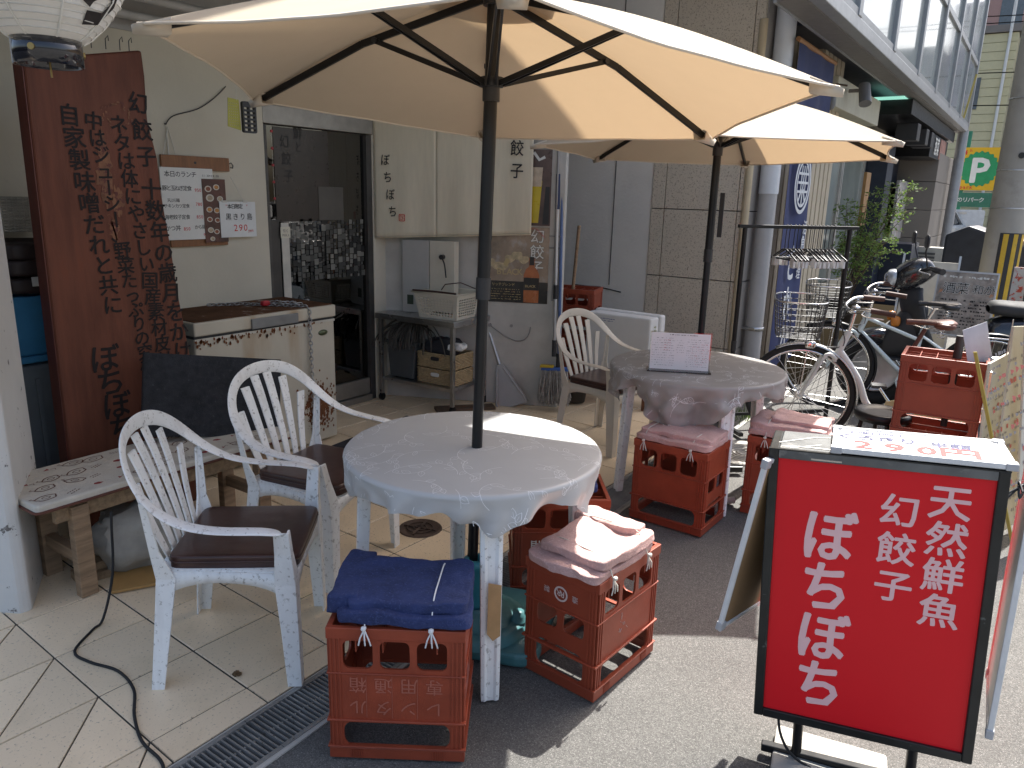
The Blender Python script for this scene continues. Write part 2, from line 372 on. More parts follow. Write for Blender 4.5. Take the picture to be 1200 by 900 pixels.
# upper floors and soffit (they shade the tiles)
M_up = mat('upper_render', (.45, .43, .40), .8)
MB().box(-12, -1.86, .75, 4.95, 2.86, 9.5).out('upper_storey', M_up, bld)
MB().box(-6, -3.98, .3, 4.17, 2.30, 2.86).out('lintel', M_soff, bld, bevel=.004)
mb = MB()
for x, z in ((-3.9, 2.36), (-3.84, 2.44), (-3.78, 2.62)): mb.tube([(x, .75, z), (x, 4.0, z)], .022, 8)
mb.out('conduit', mat('grey_conduit', (.45, .44, .42), .5), bld)
MB().box(-3.9, -3.2, .75, 4.0, 2.76, 2.8).box(-3.7, -3.66, .75, 4, 2.66, 2.76).out('shutter_rail', M_blkp, bld)
MB().box(-3.2, -1.9, .75, 4.6, 2.80, 2.858).out('soffit_panel', M_soff, bld)
# dark room behind the door
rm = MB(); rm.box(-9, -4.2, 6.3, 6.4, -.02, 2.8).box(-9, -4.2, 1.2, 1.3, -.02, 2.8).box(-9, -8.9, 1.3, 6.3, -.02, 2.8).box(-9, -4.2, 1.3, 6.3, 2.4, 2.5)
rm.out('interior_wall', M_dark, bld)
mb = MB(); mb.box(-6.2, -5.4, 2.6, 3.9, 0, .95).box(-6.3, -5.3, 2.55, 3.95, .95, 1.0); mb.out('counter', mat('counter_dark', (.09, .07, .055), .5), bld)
# sliding glass door
M_glassd = glass('door_glass', (.30, .31, .30), .10, .015)
M_frame = mat('dull_door_steel', (.33, .31, .28), .45, .7, var=.15)
M_jamb = mat('dark_door_frame', (.09, .085, .08), .5, .5, var=.2)
dr_ = thing('sliding_door', 'dark glass sliding door with a mosaic film band beside the freezer', 'door', (-4.03, 0, 0))
MB().box(-.05, .05, 3.07, 3.995, 1.925, 2.035).out('header', M_frame, dr_, bevel=.003)
MB().box(-.05, .03, 3.07, 3.105, .0, 1.92).box(-.05, .03, 3.945, 3.995, 0, 1.92).out('door_frame', M_jamb, dr_)
MB().box(-.05, .045, 3.105, 3.945, .0, .045).box(-.03, .02, 3.105, 3.945, .05, .17).out('sill_rail', M_frame, dr_, bevel=.003)
MB().box(-.006, 0, 3.10, 3.945, .172, 1.92).out('pane', M_glassd, dr_)
MB().box(.002, .03, 3.105, 3.17, .172, 1.345).out('door_stile', mat('stile_grey', (.07, .065, .06), .5, .4), dr_, bevel=.002)
MB().box(.031, .04, 3.175, 3.235, .72, 1.33).out('push_plate', mat('push_plate_white', (.55, .53, .48), .4, .3), dr_, bevel=.002)
mt = MB(); write(mt, [('引', .028, .045, .022), ('く', .05, .045, .022)], bold=.01); write(mt, row('PULL', .017, .018, .02, .75), bold=.01)
mx = Matrix.Translation((.043, 3.165, 1.235)) @ Matrix.Rotation(PI/2, 4, 'Z')
o = MB().box(0, .075, -.001, 0, 0, .07).out('pull_label', mat('label_cream', (.66, .63, .5), .5), dr_); o.matrix_basis = mx
o2 = mt.out('lettering', M_ink, o)
mos = {k: MB() for k in range(4)}; rg = random.Random(5)
yy = 3.25
while yy < 3.90:
    zz = .94+rg.uniform(0, .01)
    while zz < 1.325:
        s = rg.choice((.018, .018, .03, .03, .04)); k = rg.randrange(4)
        mos[k].add([(.003, yy, zz), (.003, yy+s*.95, zz), (.003, yy+s*.95, zz+s), (.003, yy, zz+s)], [(0, 1, 2, 3)]); zz += s+.005
    yy += .036
for k, cc in enumerate(((.20, .195, .17), (.015, .015, .015), (.10, .10, .09), (.05, .05, .045))):
    mos[k].out('mosaic_film', mat('film_%d' % k, cc, .4), dr_, kind='stuff')
mb = MB(); write(mb, [('鮮', .34, .06, .085), ('と', .34, -.03, .07)]+col('幻餃子', .23, .0, .25, -.21, .085), y=0, bold=.02, sx=.9)
o = mb.out('lettering', mat('reflected_lettering', (.015, .013, .012), .6), dr_); o.matrix_basis = Matrix.Translation((.004, 3.03, 1.83)) @ Matrix.Rotation(PI/2, 4, 'Z')  # characters mirrored in the door glass, painted as dark glyphs
MB().box(.0005, .003, 3.175, 3.62, 1.335, 1.915).out('painted_reflection', mat('painted_reflection', (.030, .021, .017), .3, var=.3), dr_)  # dark brown reflection in the glass, painted as a thin matt sheet
MB().box(.004, .006, 3.52, 3.74, 1.34, 1.56).out('notice_sheet', mat('faded_notice', (.10, .09, .075), .6), dr_)
# angled window bay wall: local x from left end to right end, y into the wall
WP, WA = (-2.79, 4.67), 25
bay = thing('window_bay', 'grey concrete bay wall at an angle to the street carrying the posters', 'wall', (*WP, 0), WA)
MB().box(-1.36, 0, 0, .14, 0, 2.86).out('wall', M_cw, bay, bevel=.006)
MB().box(-1.05, -.10, -.012, -.001, 1.86, 2.1).out('window_header', M_frame, bay)
MB().box(-.58, -.555, -.02, -.001, .74, 1.86).out('poster_rail', M_frame, bay)
mb = MB(); mb.tube([(-.06, -.015, 1.95), (-.055, -.015, 1.2), (-.06, -.014, .8)], .008, 6); mb.tube([(-.02, -.006, 1.26), (-.10, -.006, 1.26)], .006, 6); mb.tube([(-.02, -.006, 1.18), (-.10, -.006, 1.18)], .006, 6)
mb.out('pipe', mat('pipe_grey', (.3, .29, .28), .5, .4), bay)
mb = MB(); mb.cyl((-.52, -.02, .60), (-.52, .0, .60), .012); mb.cyl((-.36, -.004, .60), (-.36, 0, .60), .012); mb.tube([(-.52+.16*math.sin(x/9*PI/2)*1.9, -.01, .60-.11*math.sin(x/9*PI)) for x in range(10)], .004, 5)
mb.out('hose', mat('pipe_grey'  , (.3, .29, .28)), bay)

# plaster and granite end wall, facing the camera, beyond the recess
M_plas = mat('grey_roughcast', (.86, .82, .745), .9, var=.06, vs=2, bump=1., bs=45, spot=5, spotc=(.68, .64, .58), spotw=.60, edge=.2)
M_gran = mat('rough_granite', (.72, .63, .50), .85, var=.12, vs=3, bump=1., bs=110, spot=85, spotc=(.36, .29, .21), spotw=.55, edge=.05, rnd=.08)
M_grans = mat('polished_granite', (.33, .30, .27), .5, var=.1, vs=3, spot=150, spotc=(.15, .13, .12), spotw=.56, rnd=.08)
gb = thing('granite_building', 'brown granite and grey roughcast side wall of the neighbouring building', 'building', (0, 0, 0))
MB().box(-12, -2.97, 6.5, 6.8, -.02, 9).out('roughcast_wall', M_plas, gb, bevel=.01)
MB().box(-12, -2.11, 6.52, 6.95, -.02, 9).out('core_wall', mat('joint_dark', (.06, .055, .05), .9), gb)
zs = [-.02, .25, .85, 1.45, 2.05, 2.65, 3.3, 3.95, 4.6, 5.4]; xs = [-2.965, -2.835, -2.17, -2.09]
for i in range(9):
    for j in range(3):
        x0, x1 = xs[j], xs[j+1]; g = .004
        o = MB().box(-(x1-x0)/2+g, (x1-x0)/2-(g if j < 2 else 0), -.02, .02, -(zs[i+1]-zs[i])/2+g, (zs[i+1]-zs[i])/2-g).out('granite_slab', M_gran if zs[i] < 2 else M_gran, gb, bevel=.003)
        o.location = ((x0+x1)/2, 6.505, (zs[i]+zs[i+1])/2)
    o = MB().box(-.02, .02, -.2, .2, -(zs[i+1]-zs[i])/2+.004, (zs[i+1]-zs[i])/2-.004).out('granite_slab', M_grans, gb, bevel=.003)
    o.location = (-2.105, 6.735, (zs[i]+zs[i+1])/2)
mb = MB(); mb.bar((-3.35, 6.494, .72), (-3.34, 6.494, 3.6), .006, .006, (0, 1, 0)); mb.tube([(-3.75, 6.494, .69), (-3.6, 6.494, .685), (-3.45, 6.494, .69), (-3.22, 6.494, .66)], .006, 4)
mb.out('crack', mat('crack_dark', (.1, .09, .08), .9), gb)
t = thing('downpipe', 'thick pale grey drainpipe running up the granite corner', 'drainpipe', (-1.99, 6.72, 0))
mb = MB(); mb.cyl((0, 0, 0), (0, 0, 3.0), .075, n=20); mb.out('pipe', mat('downpipe_grey', (.42, .41, .40), .5, var=.06), t)
mb = MB(); mb.cyl((0, 0, 1.6), (0, 0, 4.4), .082, n=20); mb.out('upper_pipe', mat('downpipe_white', (.66, .68, .70), .4, var=.05), t)
for z in (.42, 2.05): mb = MB(); mb.lathe([(.079, z), (.086, z), (.086, z+.03), (.079, z+.03)], 20); mb.bar((-.1, -.06, z+.015), (.03, -.085, z+.015), .012, .02); mb.out('bracket', M_steel, t)
t = thing('slim_pipe', 'slim beige pipe beside the thick drainpipe', 'pipe', (-2.1, 6.56, 0))
MB().cyl((.0, -.07, 0), (.0, -.07, 2.95), .034, n=14).out('pipe', mat('beige_pipe', (.52, .42, .27), .5, var=.08), t)
M_brn = mat('brown_steel', (.12, .085, .06), .5)
MB().box(-2.0, -1.97, 6.86, 6.93, 0, 2.9).out('post', M_brn, t); bpy.data.objects['post'].matrix_parent_inverse = Matrix.Translation((2.1, -6.56, 0))
tag(bpy.data.objects['post'], 'dark brown steel strip standing between the drainpipe and the blue banner', 'post'); o = bpy.data.objects['post']; o.parent = None; o.name = 'steel_post'

# neighbouring shop: ribbed cream piers, glass, dark panels
M_rib = mat('ribbed_cream_stone', (.50, .43, .32), .7, var=.08, streak=3, streakc=(.38, .32, .24))
M_navy = mat('navy_panel', (.02, .028, .05), .4, var=.2)
M_stone = mat('grey_brown_stone', (.22, .195, .17), .7, var=.12, vs=2, spot=6, spotc=(.10, .09, .08), spotw=.62, edge=.2, rnd=.1)
nb = thing('cream_shop_building', 'neighbouring shop with ribbed cream piers, glass front and navy panels below the overhang', 'building', (0, 0, 0))
MB().box(-12, -2.35, 6.95, 19.5, -.02, 2.95).out('back_wall', mat('beige_back_wall', (.36, .33, .27), .7), nb)
def pier(x0, x1, y0, y1, z0, z1, n):
    mb = MB(); mb.box(x0, x1-.02, y0, y1, z0, z1)
    for i in range(n):
        a = y0+(y1-y0)*(i+.12)/n; b = y0+(y1-y0)*(i+.88)/n; mb.box(x1-.02, x1, a, b, z0, z1)
    k = max(1, int((x1-x0)/.09))
    for i in range(k):
        a = x0+(x1-x0)*(i+.12)/k; b = x0+(x1-x0)*(i+.88)/k; mb.box(a, b, y0-.02, y0, z0, z1)
    return mb.out('pier', M_rib, nb, bevel=.004)
pier(-2.3, -2.0, 8.1, 9.0, 0, 3.0, 5)
pier(-2.35, -2.12, 6.96, 8.08, 0, 3.0, 7)
MB().box(-2.36, -1.9, 8.35, 10.65, 2.47, 2.76).out('fascia_box', mat('pale_cream_fascia', (.50, .48, .38), .6, var=.05, streak=4, streakc=(.4, .37, .28)), nb, bevel=.006)
for y0, y1 in ((9.5, 10.9), (11.0, 12.4)):
    MB().box(-2.345, -2.33, y0, y1, .5, 2.4).out('window_pane', mat('window_pale', (.30, .33, .30), .08, var=.2, vs=1, spec=.8), nb)
    for y in (y0-.04, y1-.02): MB().box(-2.33, -2.30, y, y+.05, 0, 2.45).out('window_frame', M_alu, nb)
MB().box(-2.34, -2.31, 9.5, 12.4, 0, .48).out('panel', mat('cream_low_panel', (.48, .43, .33), .6), nb)
MB().box(-2.34, -2.02, 12.5, 13.0, 0, 2.5).out('panel', M_navy, nb, bevel=.005)
MB().box(-2.34, -2.28, 13.05, 15.4, 0, 2.5).out('panel', M_navy, nb, bevel=.005)
MB().box(-2.2, -2.14, 12.9, 12.98, 0, 2.5).out('door_frame', mat('olive_frame', (.35, .30, .07), .6), nb)
po = MB().box(-2.12, -2.08, 14.2, 15.5, .95, 1.92).out('poster_panel', mat('poster_mix', (.45, .42, .40), .5, var=.5, vs=9, spot=7, spotc=(.5, .3, .15), spotw=.6), nb)
sp_ = thing('stone_gate_pier', 'grey brown stone pier under the dark shop signs by the kerb', 'pillar', (-1.98, 16.2, 0))
for i in range(5):
    o = MB().box(-.32, .32, -1.0, 1.6, -.238, .238).out('stone_block', M_stone, sp_, bevel=.006); o.location = (0, 0, .24+i*.483)
# glazed office over the shops
M_mull = mat('mullion_metal', (.30, .31, .32), .4, .6, var=.06)
M_edge = mat('fascia_metal', (.36, .37, .38), .4, .5, var=.08)
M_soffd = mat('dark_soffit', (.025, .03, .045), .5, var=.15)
M_pane = mat('curtain_glass', (.36, .40, .385), .12, var=.16, vs=.5, spec=.7, streak=.5, streakc=(.24, .28, .29), coat=.3)
ob = thing('office_building', 'glass curtain wall office floor jutting out over the neighbouring shops', 'building', (0, 0, 0))
yb = [5.2, 6.86, 8.53, 10.2, 11.85, 13.6, 15.3, 17.0]
MB().box(-1.74, -1.56, 5.6, 17.0, 2.86, 2.9).out('soffit', mat('soffit_bronze', (.17, .16, .15), .5, var=.08), ob)
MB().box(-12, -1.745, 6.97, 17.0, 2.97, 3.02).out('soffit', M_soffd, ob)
MB().box(-1.765, -1.742, 5.61, 17.0, 2.855, 2.965).out('soffit', M_edge, ob)
MB().box(-1.56, -1.46, 5.6, 17.05, 2.87, 2.97).out('fascia', M_edge, ob, bevel=.006)
MB().box(-12, -1.56, 7.0, 17.0, 3.03, 12).out('core', mat('office_core', (.10, .11, .12), .5), ob)
zb = [2.99, 4.05, 5.3, 6.3, 7.6, 8.6, 10.7]
for i in range(len(yb)-1):
    for j in range(len(zb)-1):
        a0 = max(yb[i], 5.65)
        o = MB().add([(-1.495, a0+.06, zb[j]+.04), (-1.495, yb[i+1]-.06, zb[j]+.04), (-1.495, yb[i+1]-.06, zb[j+1]-.04), (-1.495, a0+.06, zb[j+1]-.04),
                      (-1.515, a0+.06, zb[j]+.04), (-1.515, yb[i+1]-.06, zb[j]+.04), (-1.515, yb[i+1]-.06, zb[j+1]-.04), (-1.515, a0+.06, zb[j+1]-.04)], [(0, 1, 2, 3), (5, 4, 7, 6), (0, 4, 5, 1), (3, 2, 6, 7), (0, 3, 7, 4), (1, 5, 6, 2)]).out('pane', M_pane, ob)
for y in yb[1:]: MB().box(-1.53, -1.455, y-.06, y+.06, 2.972, 10.7).out('mullion', M_mull, ob, bevel=.006)
for j, z in enumerate(zb):
    for i in range(len(yb)-1): MB().box(-1.53, -1.465, max(yb[i], 5.62)+.06, yb[i+1]-.06, z-.035, z+.035).out('transom', M_mull, ob)
MB().box(-1.53, -1.46, 5.58, 5.64, 2.98, 10.7).out('mullion', M_mull, ob)
t = thing('corner_post', 'round grey steel post holding the far corner of the glass office', 'post', (-1.52, 16.9, 0)); MB().cyl((0, 0, 0), (0, 0, 2.9), .09, n=14).out('post', mat('grey_post', (.33, .34, .36), .4, .4), t)
# dark sign boxes below the soffit
t = thing('dark_shop_sign', 'black shop sign boxes with white brush characters hung under the glass office', 'sign', (-1.62, 0, 0))
MB().box(-.7, 0, 11.2, 16.6, 2.66, 2.84).out('sign_beam', M_blk, t, bevel=.005)
MB().box(-.6, -.05, 13.9, 16.2, 2.28, 2.64).out('sign_box', M_blk, t, bevel=.005)
for y in (11.8, 12.7, 13.3): MB().box(-.25, .02, y, y+.28, 2.38, 2.60).out('lamp_box', M_blkp, t, bevel=.01)
mb = MB(); write(mb, [('酒', .15, 0, .3), ('菜', .45, 0, .3)], bold=.03, sx=.9); o = mb.out('lettering', M_paper, t); o.matrix_basis = Matrix.Translation((-.04, 14.3, 2.46)) @ Matrix.Rotation(PI/2, 4, 'Z')
MB().box(-.048, -.044, 15.1, 15.9, 2.3, 2.62).out('picture', mat('sign_picture', (.35, .16, .12), .5, var=.5, vs=8), t)
MB().box(-.5, -.08, 11.0, 14.0, 2.845, 2.856).out('light_strip', mat('green_strip', (.3, .6, .5), .3, emit=((.35, .8, .65), .35)), t)
t = thing('metal_letter_sign', 'small openwork black metal lettering standing on the edge of the dark sign', 'sign', (-1.55, 14.9, 2.88))
mb = MB(); rg = random.Random(4)
for i in range(34): y = -.4+1.5*rg.random(); z = .08+.42*rg.random(); mb.bar((0, y, z), (0, y+rg.uniform(-.03, .16), z+rg.uniform(.05, .16)), .03, .03)
mb.out('lettering', M_blk, t)
MB().box(-.02, .02, -.5, 1.6, 0, .04).out('rail', M_edge, t); mb = MB(); mb.bar((.05, 1.2, 0), (.15, 1.3, .9), .03, .03); mb.out('brace', mat('yellow_brass', (.45, .36, .1), .5), t)
# ---------------------------------------------------------------- umbrellas
M_can = mat('canopy_cream', (.64, .55, .42), .85, var=.03, trans=.36, tcol=(.36, .25, .145), bump=.15, bs=300, spot=24, spotc=(.62, .52, .40), spotw=.7)
M_can2 = mat('canopy_cream_double', (.74, .66, .54), .85, var=.03, trans=.12, tcol=(.6, .42, .25))
def umbrella(label, foot, apex, R, rimz, tilt, a0, base=True):
    ax = Vector(apex); ft = Vector(foot)
    t = thing('patio_umbrella', label, 'umbrella', foot, group='cream market umbrellas over the tables')
    L = lambda p: Vector(p)-ft
    c = Vector((apex[0], apex[1], rimz))
    def tip(i):
        a = a0+i*PI/3; dx, dy = R*math.cos(a), R*math.sin(a); return Vector((c.x+dx, c.y+dy, rimz+tilt[0]*dx+tilt[1]*dy))
    def rib(i, v):
        p = ax.lerp(tip(i), v); p.z += .035*math.sin(PI*v); return p
    for i in range(6):
        def fn(u, v, i=i):
            v2 = .02+.98*v; p = rib(i, v2).lerp(rib(i+1, v2), u); s = 4*u*(1-u)
            inn = Vector((c.x, c.y, 0))-Vector((p.x, p.y, 0)); p += inn*(.05*s*v2**3); p.z -= .018*s*math.sin(PI*v2*.9)
            p += noise.noise_vector(p*5)*.004*s
            return L(p)
        mb = MB(); mb.grid(fn, 15, 17); mb.out('canopy_panel', M_can, t)
        mb = MB(); pts = [fn(k/14, 1) for k in range(15)]; mb.tube(pts, .004, 5); mb.out('hem', M_can2, t)
        mb = MB(); mb.bar(L(rib(i, .03)-Vector((0, 0, .022))), L(rib(i, .5)-Vector((0, 0, .018))), .014, .022); mb.bar(L(rib(i, .5)-Vector((0, 0, .018))), L(rib(i, .95)-Vector((0, 0, .014))), .014, .022)
        mb.out('rib', M_blk, t, bevel=.002)
        tp, ip = tip(i), rib(i, .93); side = (tp-ip).cross(Vector((0, 0, 1))).normalized()
        mb = MB(); a, b = L(ip-Vector((0, 0, .006))), L(tp+(tp-ip).normalized()*.012)
        mb.add([a+side*.035, a-side*.035, b-side*.012, b+side*.012, a+side*.028-Vector((0, 0, .035)), a-side*.028-Vector((0, 0, .035)), b-Vector((0, 0, .02))], [(0, 1, 2, 3), (4, 6, 5), (0, 3, 6, 4), (1, 5, 6, 2), (3, 2, 6)], True)
        mb.out('tip_pocket', M_can2, t, solid=.002)
    # flap of the vent seen through, ring under the crown
    def vent(u, v):
        k = u*6; i = int(min(5, k)); f = k-i; r = .06+.16*v
        p = ax.lerp(tip(i), r).lerp(ax.lerp(tip(i+1), r), f); p.z += .032; return L(p)
    mb = MB(); mb.grid(vent, 49, 4); mb.out('vent_flap', M_can2, t)
    mb = MB(); pl = ax-ft; ru = ft+pl*((rimz+.03-ft.z)/pl.z)
    mid = ft+pl*(1.25/pl.z)
    mb.cyl(L(ft+pl*.02), L(mid), .0185, n=18); mb.out('lower_pole', M_blk, t)
    MB().cyl(L(mid), L(ax), .0215, n=18).out('upper_pole', M_blk, t)
    MB().cyl(L(mid-pl.normalized()*.04), L(mid+pl.normalized()*.03), .0245, n=18).out('pole_joint', M_blkp, t)
    mb = MB(); mb.cyl(L(ru-Vector((0, 0, .05))), L(ru+Vector((0, 0, .0))), .027, n=18); mb.cyl(L(ru-Vector((0, 0, .008))), L(ru+Vector((0, 0, .02))), .038, n=12); mb.out('runner', M_blkp, t, bevel=.002)
    MB().cyl(L(ax-Vector((0, 0, .05))), L(ax+Vector((0, 0, .0))), .036, n=12).out('crown_hub', M_blkp, t)
    MB().lathe([(0, .07), (.012, .065), (.018, .05), (.012, .03), (.022, .02), (.024, 0)], 14, L(ax)).out('finial', M_blkp, t)
    for i in range(6):
        d = (tip(i)-c); d.z = 0; d.normalize(); sd = Vector((-d.y, d.x, 0))*.012
        for s in (-1, 1) if i % 2 == 0 else (-1, 1):
            MB().bar(L(ru+d*.03+sd*s), L(rib(i, .44)-Vector((0, 0, .03))+sd*s*.6), .007, .016).out('strut', M_blk, t)
        MB().cyl(L(rib(i, .44)-Vector((0, 0, .028))-sd*1.6), L(rib(i, .44)-Vector((0, 0, .028))+sd*1.6), .009, n=8).out('joint_pin', M_blkp, t)
    return t
U1 = umbrella('large cream umbrella nearest the camera, its black pole through the near table', (-1.478, 1.925, .0), (-1.476, 2.008, 2.15), 1.0, 1.845, (0, -.078), 5.382)
U2 = umbrella('cream umbrella farther back, its black pole rising behind the far table', (-1.47, 3.98, 0), (-1.50, 4.082, 2.10), 1.0, 1.792, (.009, -.023), 5.926)
mb = MB(); mb.box(-.012, .012, -.004, .004, 1.35, 1.58); mb.out('hanging_strap', M_blkp, U2); bpy.data.objects['hanging_strap'].location = (.055, -.0, 0)
M_teal = mat('teal_plastic', (.06, .17, .18), .45, var=.2, spot=14, spotc=(.16, .24, .23), spotw=.62, edge=.2)
t = thing('parasol_stand', 'teal water filled plastic umbrella base under the near table', 'umbrella base', (-1.44, 2.0, 0), 20)
MB().prism(rrect(-.22, .22, -.22, .22, .07), 0, .05, 'z').out('body', M_teal, t, bevel=.015, seg=3)
mb = MB(); mb.lathe([(.19, .05), (.185, .075), (.15, .09), (.14, .085), (.13, .1), (.06, .115), (.055, .13)], 32); mb.out('dome', M_teal, t)
mb = MB(); mb.lathe([(.036, .1), (.036, .27), (.042, .275), (.042, .30), (.024, .302), (.022, .28)], 20); mb.out('socket', mat('teal_socket', (.05, .26, .32), .4), t)
bpy.data.objects['dome'].location = bpy.data.objects['socket'].location = (-.04, -.065, 0)
mb = MB(); mb.lathe([(0, .12), (.02, .12), (.022, .1), (.03, .085)], 14, (.12, -.06, 0)); mb.out('filler_cap', M_teal, t)
t = thing('parasol_stand', 'black folding cross base on the ground behind the far table', 'umbrella base', (-1.46, 3.99, 0), 20)
mb = MB(); [mb.bar((-.3*math.cos(a), -.3*math.sin(a), .03), (.3*math.cos(a), .3*math.sin(a), .03), .045, .035) for a in (.3, .3+PI/2)]; mb.out('cross_leg', M_blk, t, bevel=.004)
MB().cyl((0, 0, .03), (0, 0, .34), .026).out('socket', M_blkp, t)

# ---------------------------------------------------------------- tables and their cloths
def resin_table(label, c, az, h, rust=False, R=.42):
    t = thing('round_table', label, 'table', (c[0], c[1], 0), az, group='round white resin tables')
    MB().lathe([(0, h-.01), (R-.02, h-.01), (R-.005, h-.014), (R, h-.022), (R-.004, h-.045), (R-.02, h-.045), (R-.02, h-.03), (0, h-.03)], 56).out('tabletop', M_resin, t)
    for k in range(4):
        a = PI/4+k*PI/2; ca, sa = math.cos(a), math.sin(a); mb = MB()
        M = Matrix.Translation((0, 0, 0)) @ Matrix.Rotation(a-PI/2, 4, 'Z')
        prof = [(-.036, 0), (-.036, .012), (-.022, .017), (-.012, .01), (.012, .01), (.022, .017), (.036, .012), (.036, 0), (.03, -.03), (.02, -.03), (.018, -.004), (-.018, -.004), (-.02, -.03), (-.03, -.03)]
        vs = []
        for z, y0, s in ((0, .405, .78), (.02, .404, .82), (h-.045, .375, 1.0)):
            vs += [(x*s, y0+y*s, z) for x, y in prof]
        n = len(prof); fs = [(j*n+i, j*n+(i+1) % n, (j+1)*n+(i+1) % n, (j+1)*n+i) for j in range(2) for i in range(n)]+[tuple(range(n))[::-1]]
        mb.add(vs, fs, False, M); lg = mb.out('leg', M_resin, t, bevel=.0015)
        if rust and k == 0:
            p = MB(); p.add([(-.0285, .396+.018, .40), (.012, .396+.0175, .41), (.014, .396+.022, .24), (-.004, .396+.022, .215), (-.027, .397+.02, .23)], [(0, 1, 2, 3, 4)], False, M)
            o = p.out('tape_patch', mat('brown_tape', (.42, .25, .11), .5, var=.2), lg, solid=.002); o.location = (0, 0, 0)
    return t
resin_table('near round white plastic table with one taped leg, under the nearest umbrella', (-1.49, 1.95), -89.0, .70, True)
resin_table('far round white plastic table beside the granite wall', (-1.40, 3.78), -89, .68)
M_cloth = mat('white_vinyl_cloth', (.58, .58, .57), .33, var=.04, vs=5, spec=.5, spot=9, spotc=(.5, .49, .47), spotw=.62, edge=.2, trans=.12, tcol=(.6, .58, .55))
M_print = mat('printed_leaf_line', (.92, .92, .92), .5)
def cloth(label, c, h, R, drop, seed, m=None, ff=1.):
    rg = random.Random(seed); m = m or M_cloth
    ph = [rg.uniform(0, 6.3) for _ in range(5)]
    def pos(th, s):
        """s: distance along the cloth outwards from the table edge (negative on the top)"""
        d = drop(th); r0 = R+.006
        if s <= 0:
            r = r0+s; z = h+.003; wr = noise.noise(Vector((r*math.cos(th)*5, r*math.sin(th)*5, seed)))*.0016
            z += wr; n = Vector((0, 0, 1)); return Vector((r*math.cos(th), r*math.sin(th), z)), n
        br = .014
        if s < br*PI/2: a = s/br; r = r0+br*math.sin(a)-0; z = h+.003-br*(1-math.cos(a)); n = Vector((math.cos(th)*math.sin(a), math.sin(th)*math.sin(a), math.cos(a)))
        else:
            e = s-br*PI/2; z = h+.003-br-e; k = min(1, e/.09)
            fold = (.014*math.sin(9*th+ph[0])+.009*math.sin(15*th+ph[1]+e*8)+.006*math.sin(27*th+ph[2]+e*20))*k
            fold += noise.noise(Vector((th*6, e*14, seed)))*.024*k; fold *= ff
            r = r0+br+fold-e*.16; z += abs(fold)*.2; n = Vector((math.cos(th), math.sin(th), .1))
        return Vector((r*math.cos(th), r*math.sin(th), z)), n.normalized()
    mb = MB(); NU = 240
    def fn(u, v):
        th = 2*PI*u
        if v < .35: s = -R*(1-v/.35)*.999
        else: s = (v-.35)/.65*drop(th)
        return pos(th, s)[0]
    mb.grid(fn, NU, 44, True)
    o = mb.out('tablecloth', m, None); o.location = (c[0], c[1], 0)
    # vine and leaf line print, laid out in the plane of the cloth
    pr = MB()
    def onto(p):
        rho = math.hypot(p[0], p[1]); th = math.atan2(p[1], p[0]); s = rho-R-.006
        if s > drop(th)-.006: return None
        q, n = pos(th, s); return q+n*.0012, n
    def stroke(pts, wd):
        run = []; ns = []
        for p in pts:
            r = onto(p)
            if r is None:
                if len(run) > 2: pr.ribbon(run, wd, ns)
                run, ns = [], []
            else: run.append(r[0]); ns.append(r[1])
        if len(run) > 2: pr.ribbon(run, wd, ns)
    def leaf(x, y, a, L_, W):
        for sgn in (1, -1):
            stroke([(x+math.cos(a)*L_*t_-math.sin(a)*sgn*W*math.sin(PI*t_**.8), y+math.sin(a)*L_*t_+math.cos(a)*sgn*W*math.sin(PI*t_**.8)) for t_ in [k/9 for k in range(10)]], .0015)
        stroke([(x+math.cos(a)*L_*t_, y+math.sin(a)*L_*t_) for t_ in (0, .2, .4, .6)], .001)
    sp = .135; n = 5
    for i in range(-n, n+1):
        for j in range(-n, n+1):
            x, y = (i+(j % 2)*.5)*sp+rg.uniform(-.02, .02), j*sp*.9+rg.uniform(-.02, .02)
            if math.hypot(x, y) > R+.3: continue
            a = rg.uniform(0, 6.3); kk = rg.uniform(3, 8)*rg.choice((-1, 1)); L_ = rg.uniform(.11, .17); pts = []; px, py, aa = x, y, a
            for k in range(14):
                pts.append((px, py)); px += math.cos(aa)*L_/13; py += math.sin(aa)*L_/13; aa += kk*L_/13*1.6
                if k in (4, 8, 12): leaf(px, py, aa+(.9 if (k//3) % 2 else -.9), rg.uniform(.030, .048), rg.uniform(.007, .012))
            stroke(pts, .0016)
            if rg.random() < .4: leaf(px, py, aa, .034, .009)
    pr.out('printed_pattern', M_print, o, kind='stuff')
    return tag(o, label, 'tablecloth', 'leaf patterned vinyl tablecloths')
def bump(th, c, w, h):
    d = (th-c+PI) % (2*PI)-PI; return h*max(0, 1-abs(d)/w)
def drop1(th): return .088+.012*math.sin(7*th)+bump(th, R_(226), .6, .075)+bump(th, R_(-46), .32, .05)+bump(th, R_(5), .3, .055)+bump(th, R_(120), .5, .05)+.006*math.sin(23*th)
def drop2(th): return .092+.014*math.sin(7*th+1)+.008*math.sin(17*th)+bump(th, R_(-78), .6, .23)+bump(th, R_(215), .5, .11)+bump(th, R_(14), .5, .05)+bump(th, R_(110), .5, .05)+.005*math.sin(25*th)
cloth('white vinyl cloth with pale leaf outlines tied over the near table', (-1.49, 1.95), .70, .42, drop1, 3)
cloth('grey looking vinyl cloth with a deep hanging corner on the far table', (-1.40, 3.78), .68, .44, drop2, 9, mat('grey_vinyl_cloth', (.37, .355, .335), .4, var=.08, vs=6, spot=9, spotc=(.30, .29, .27), spotw=.6, edge=.2, trans=.2, tcol=(.6, .5, .48)), 1.7)

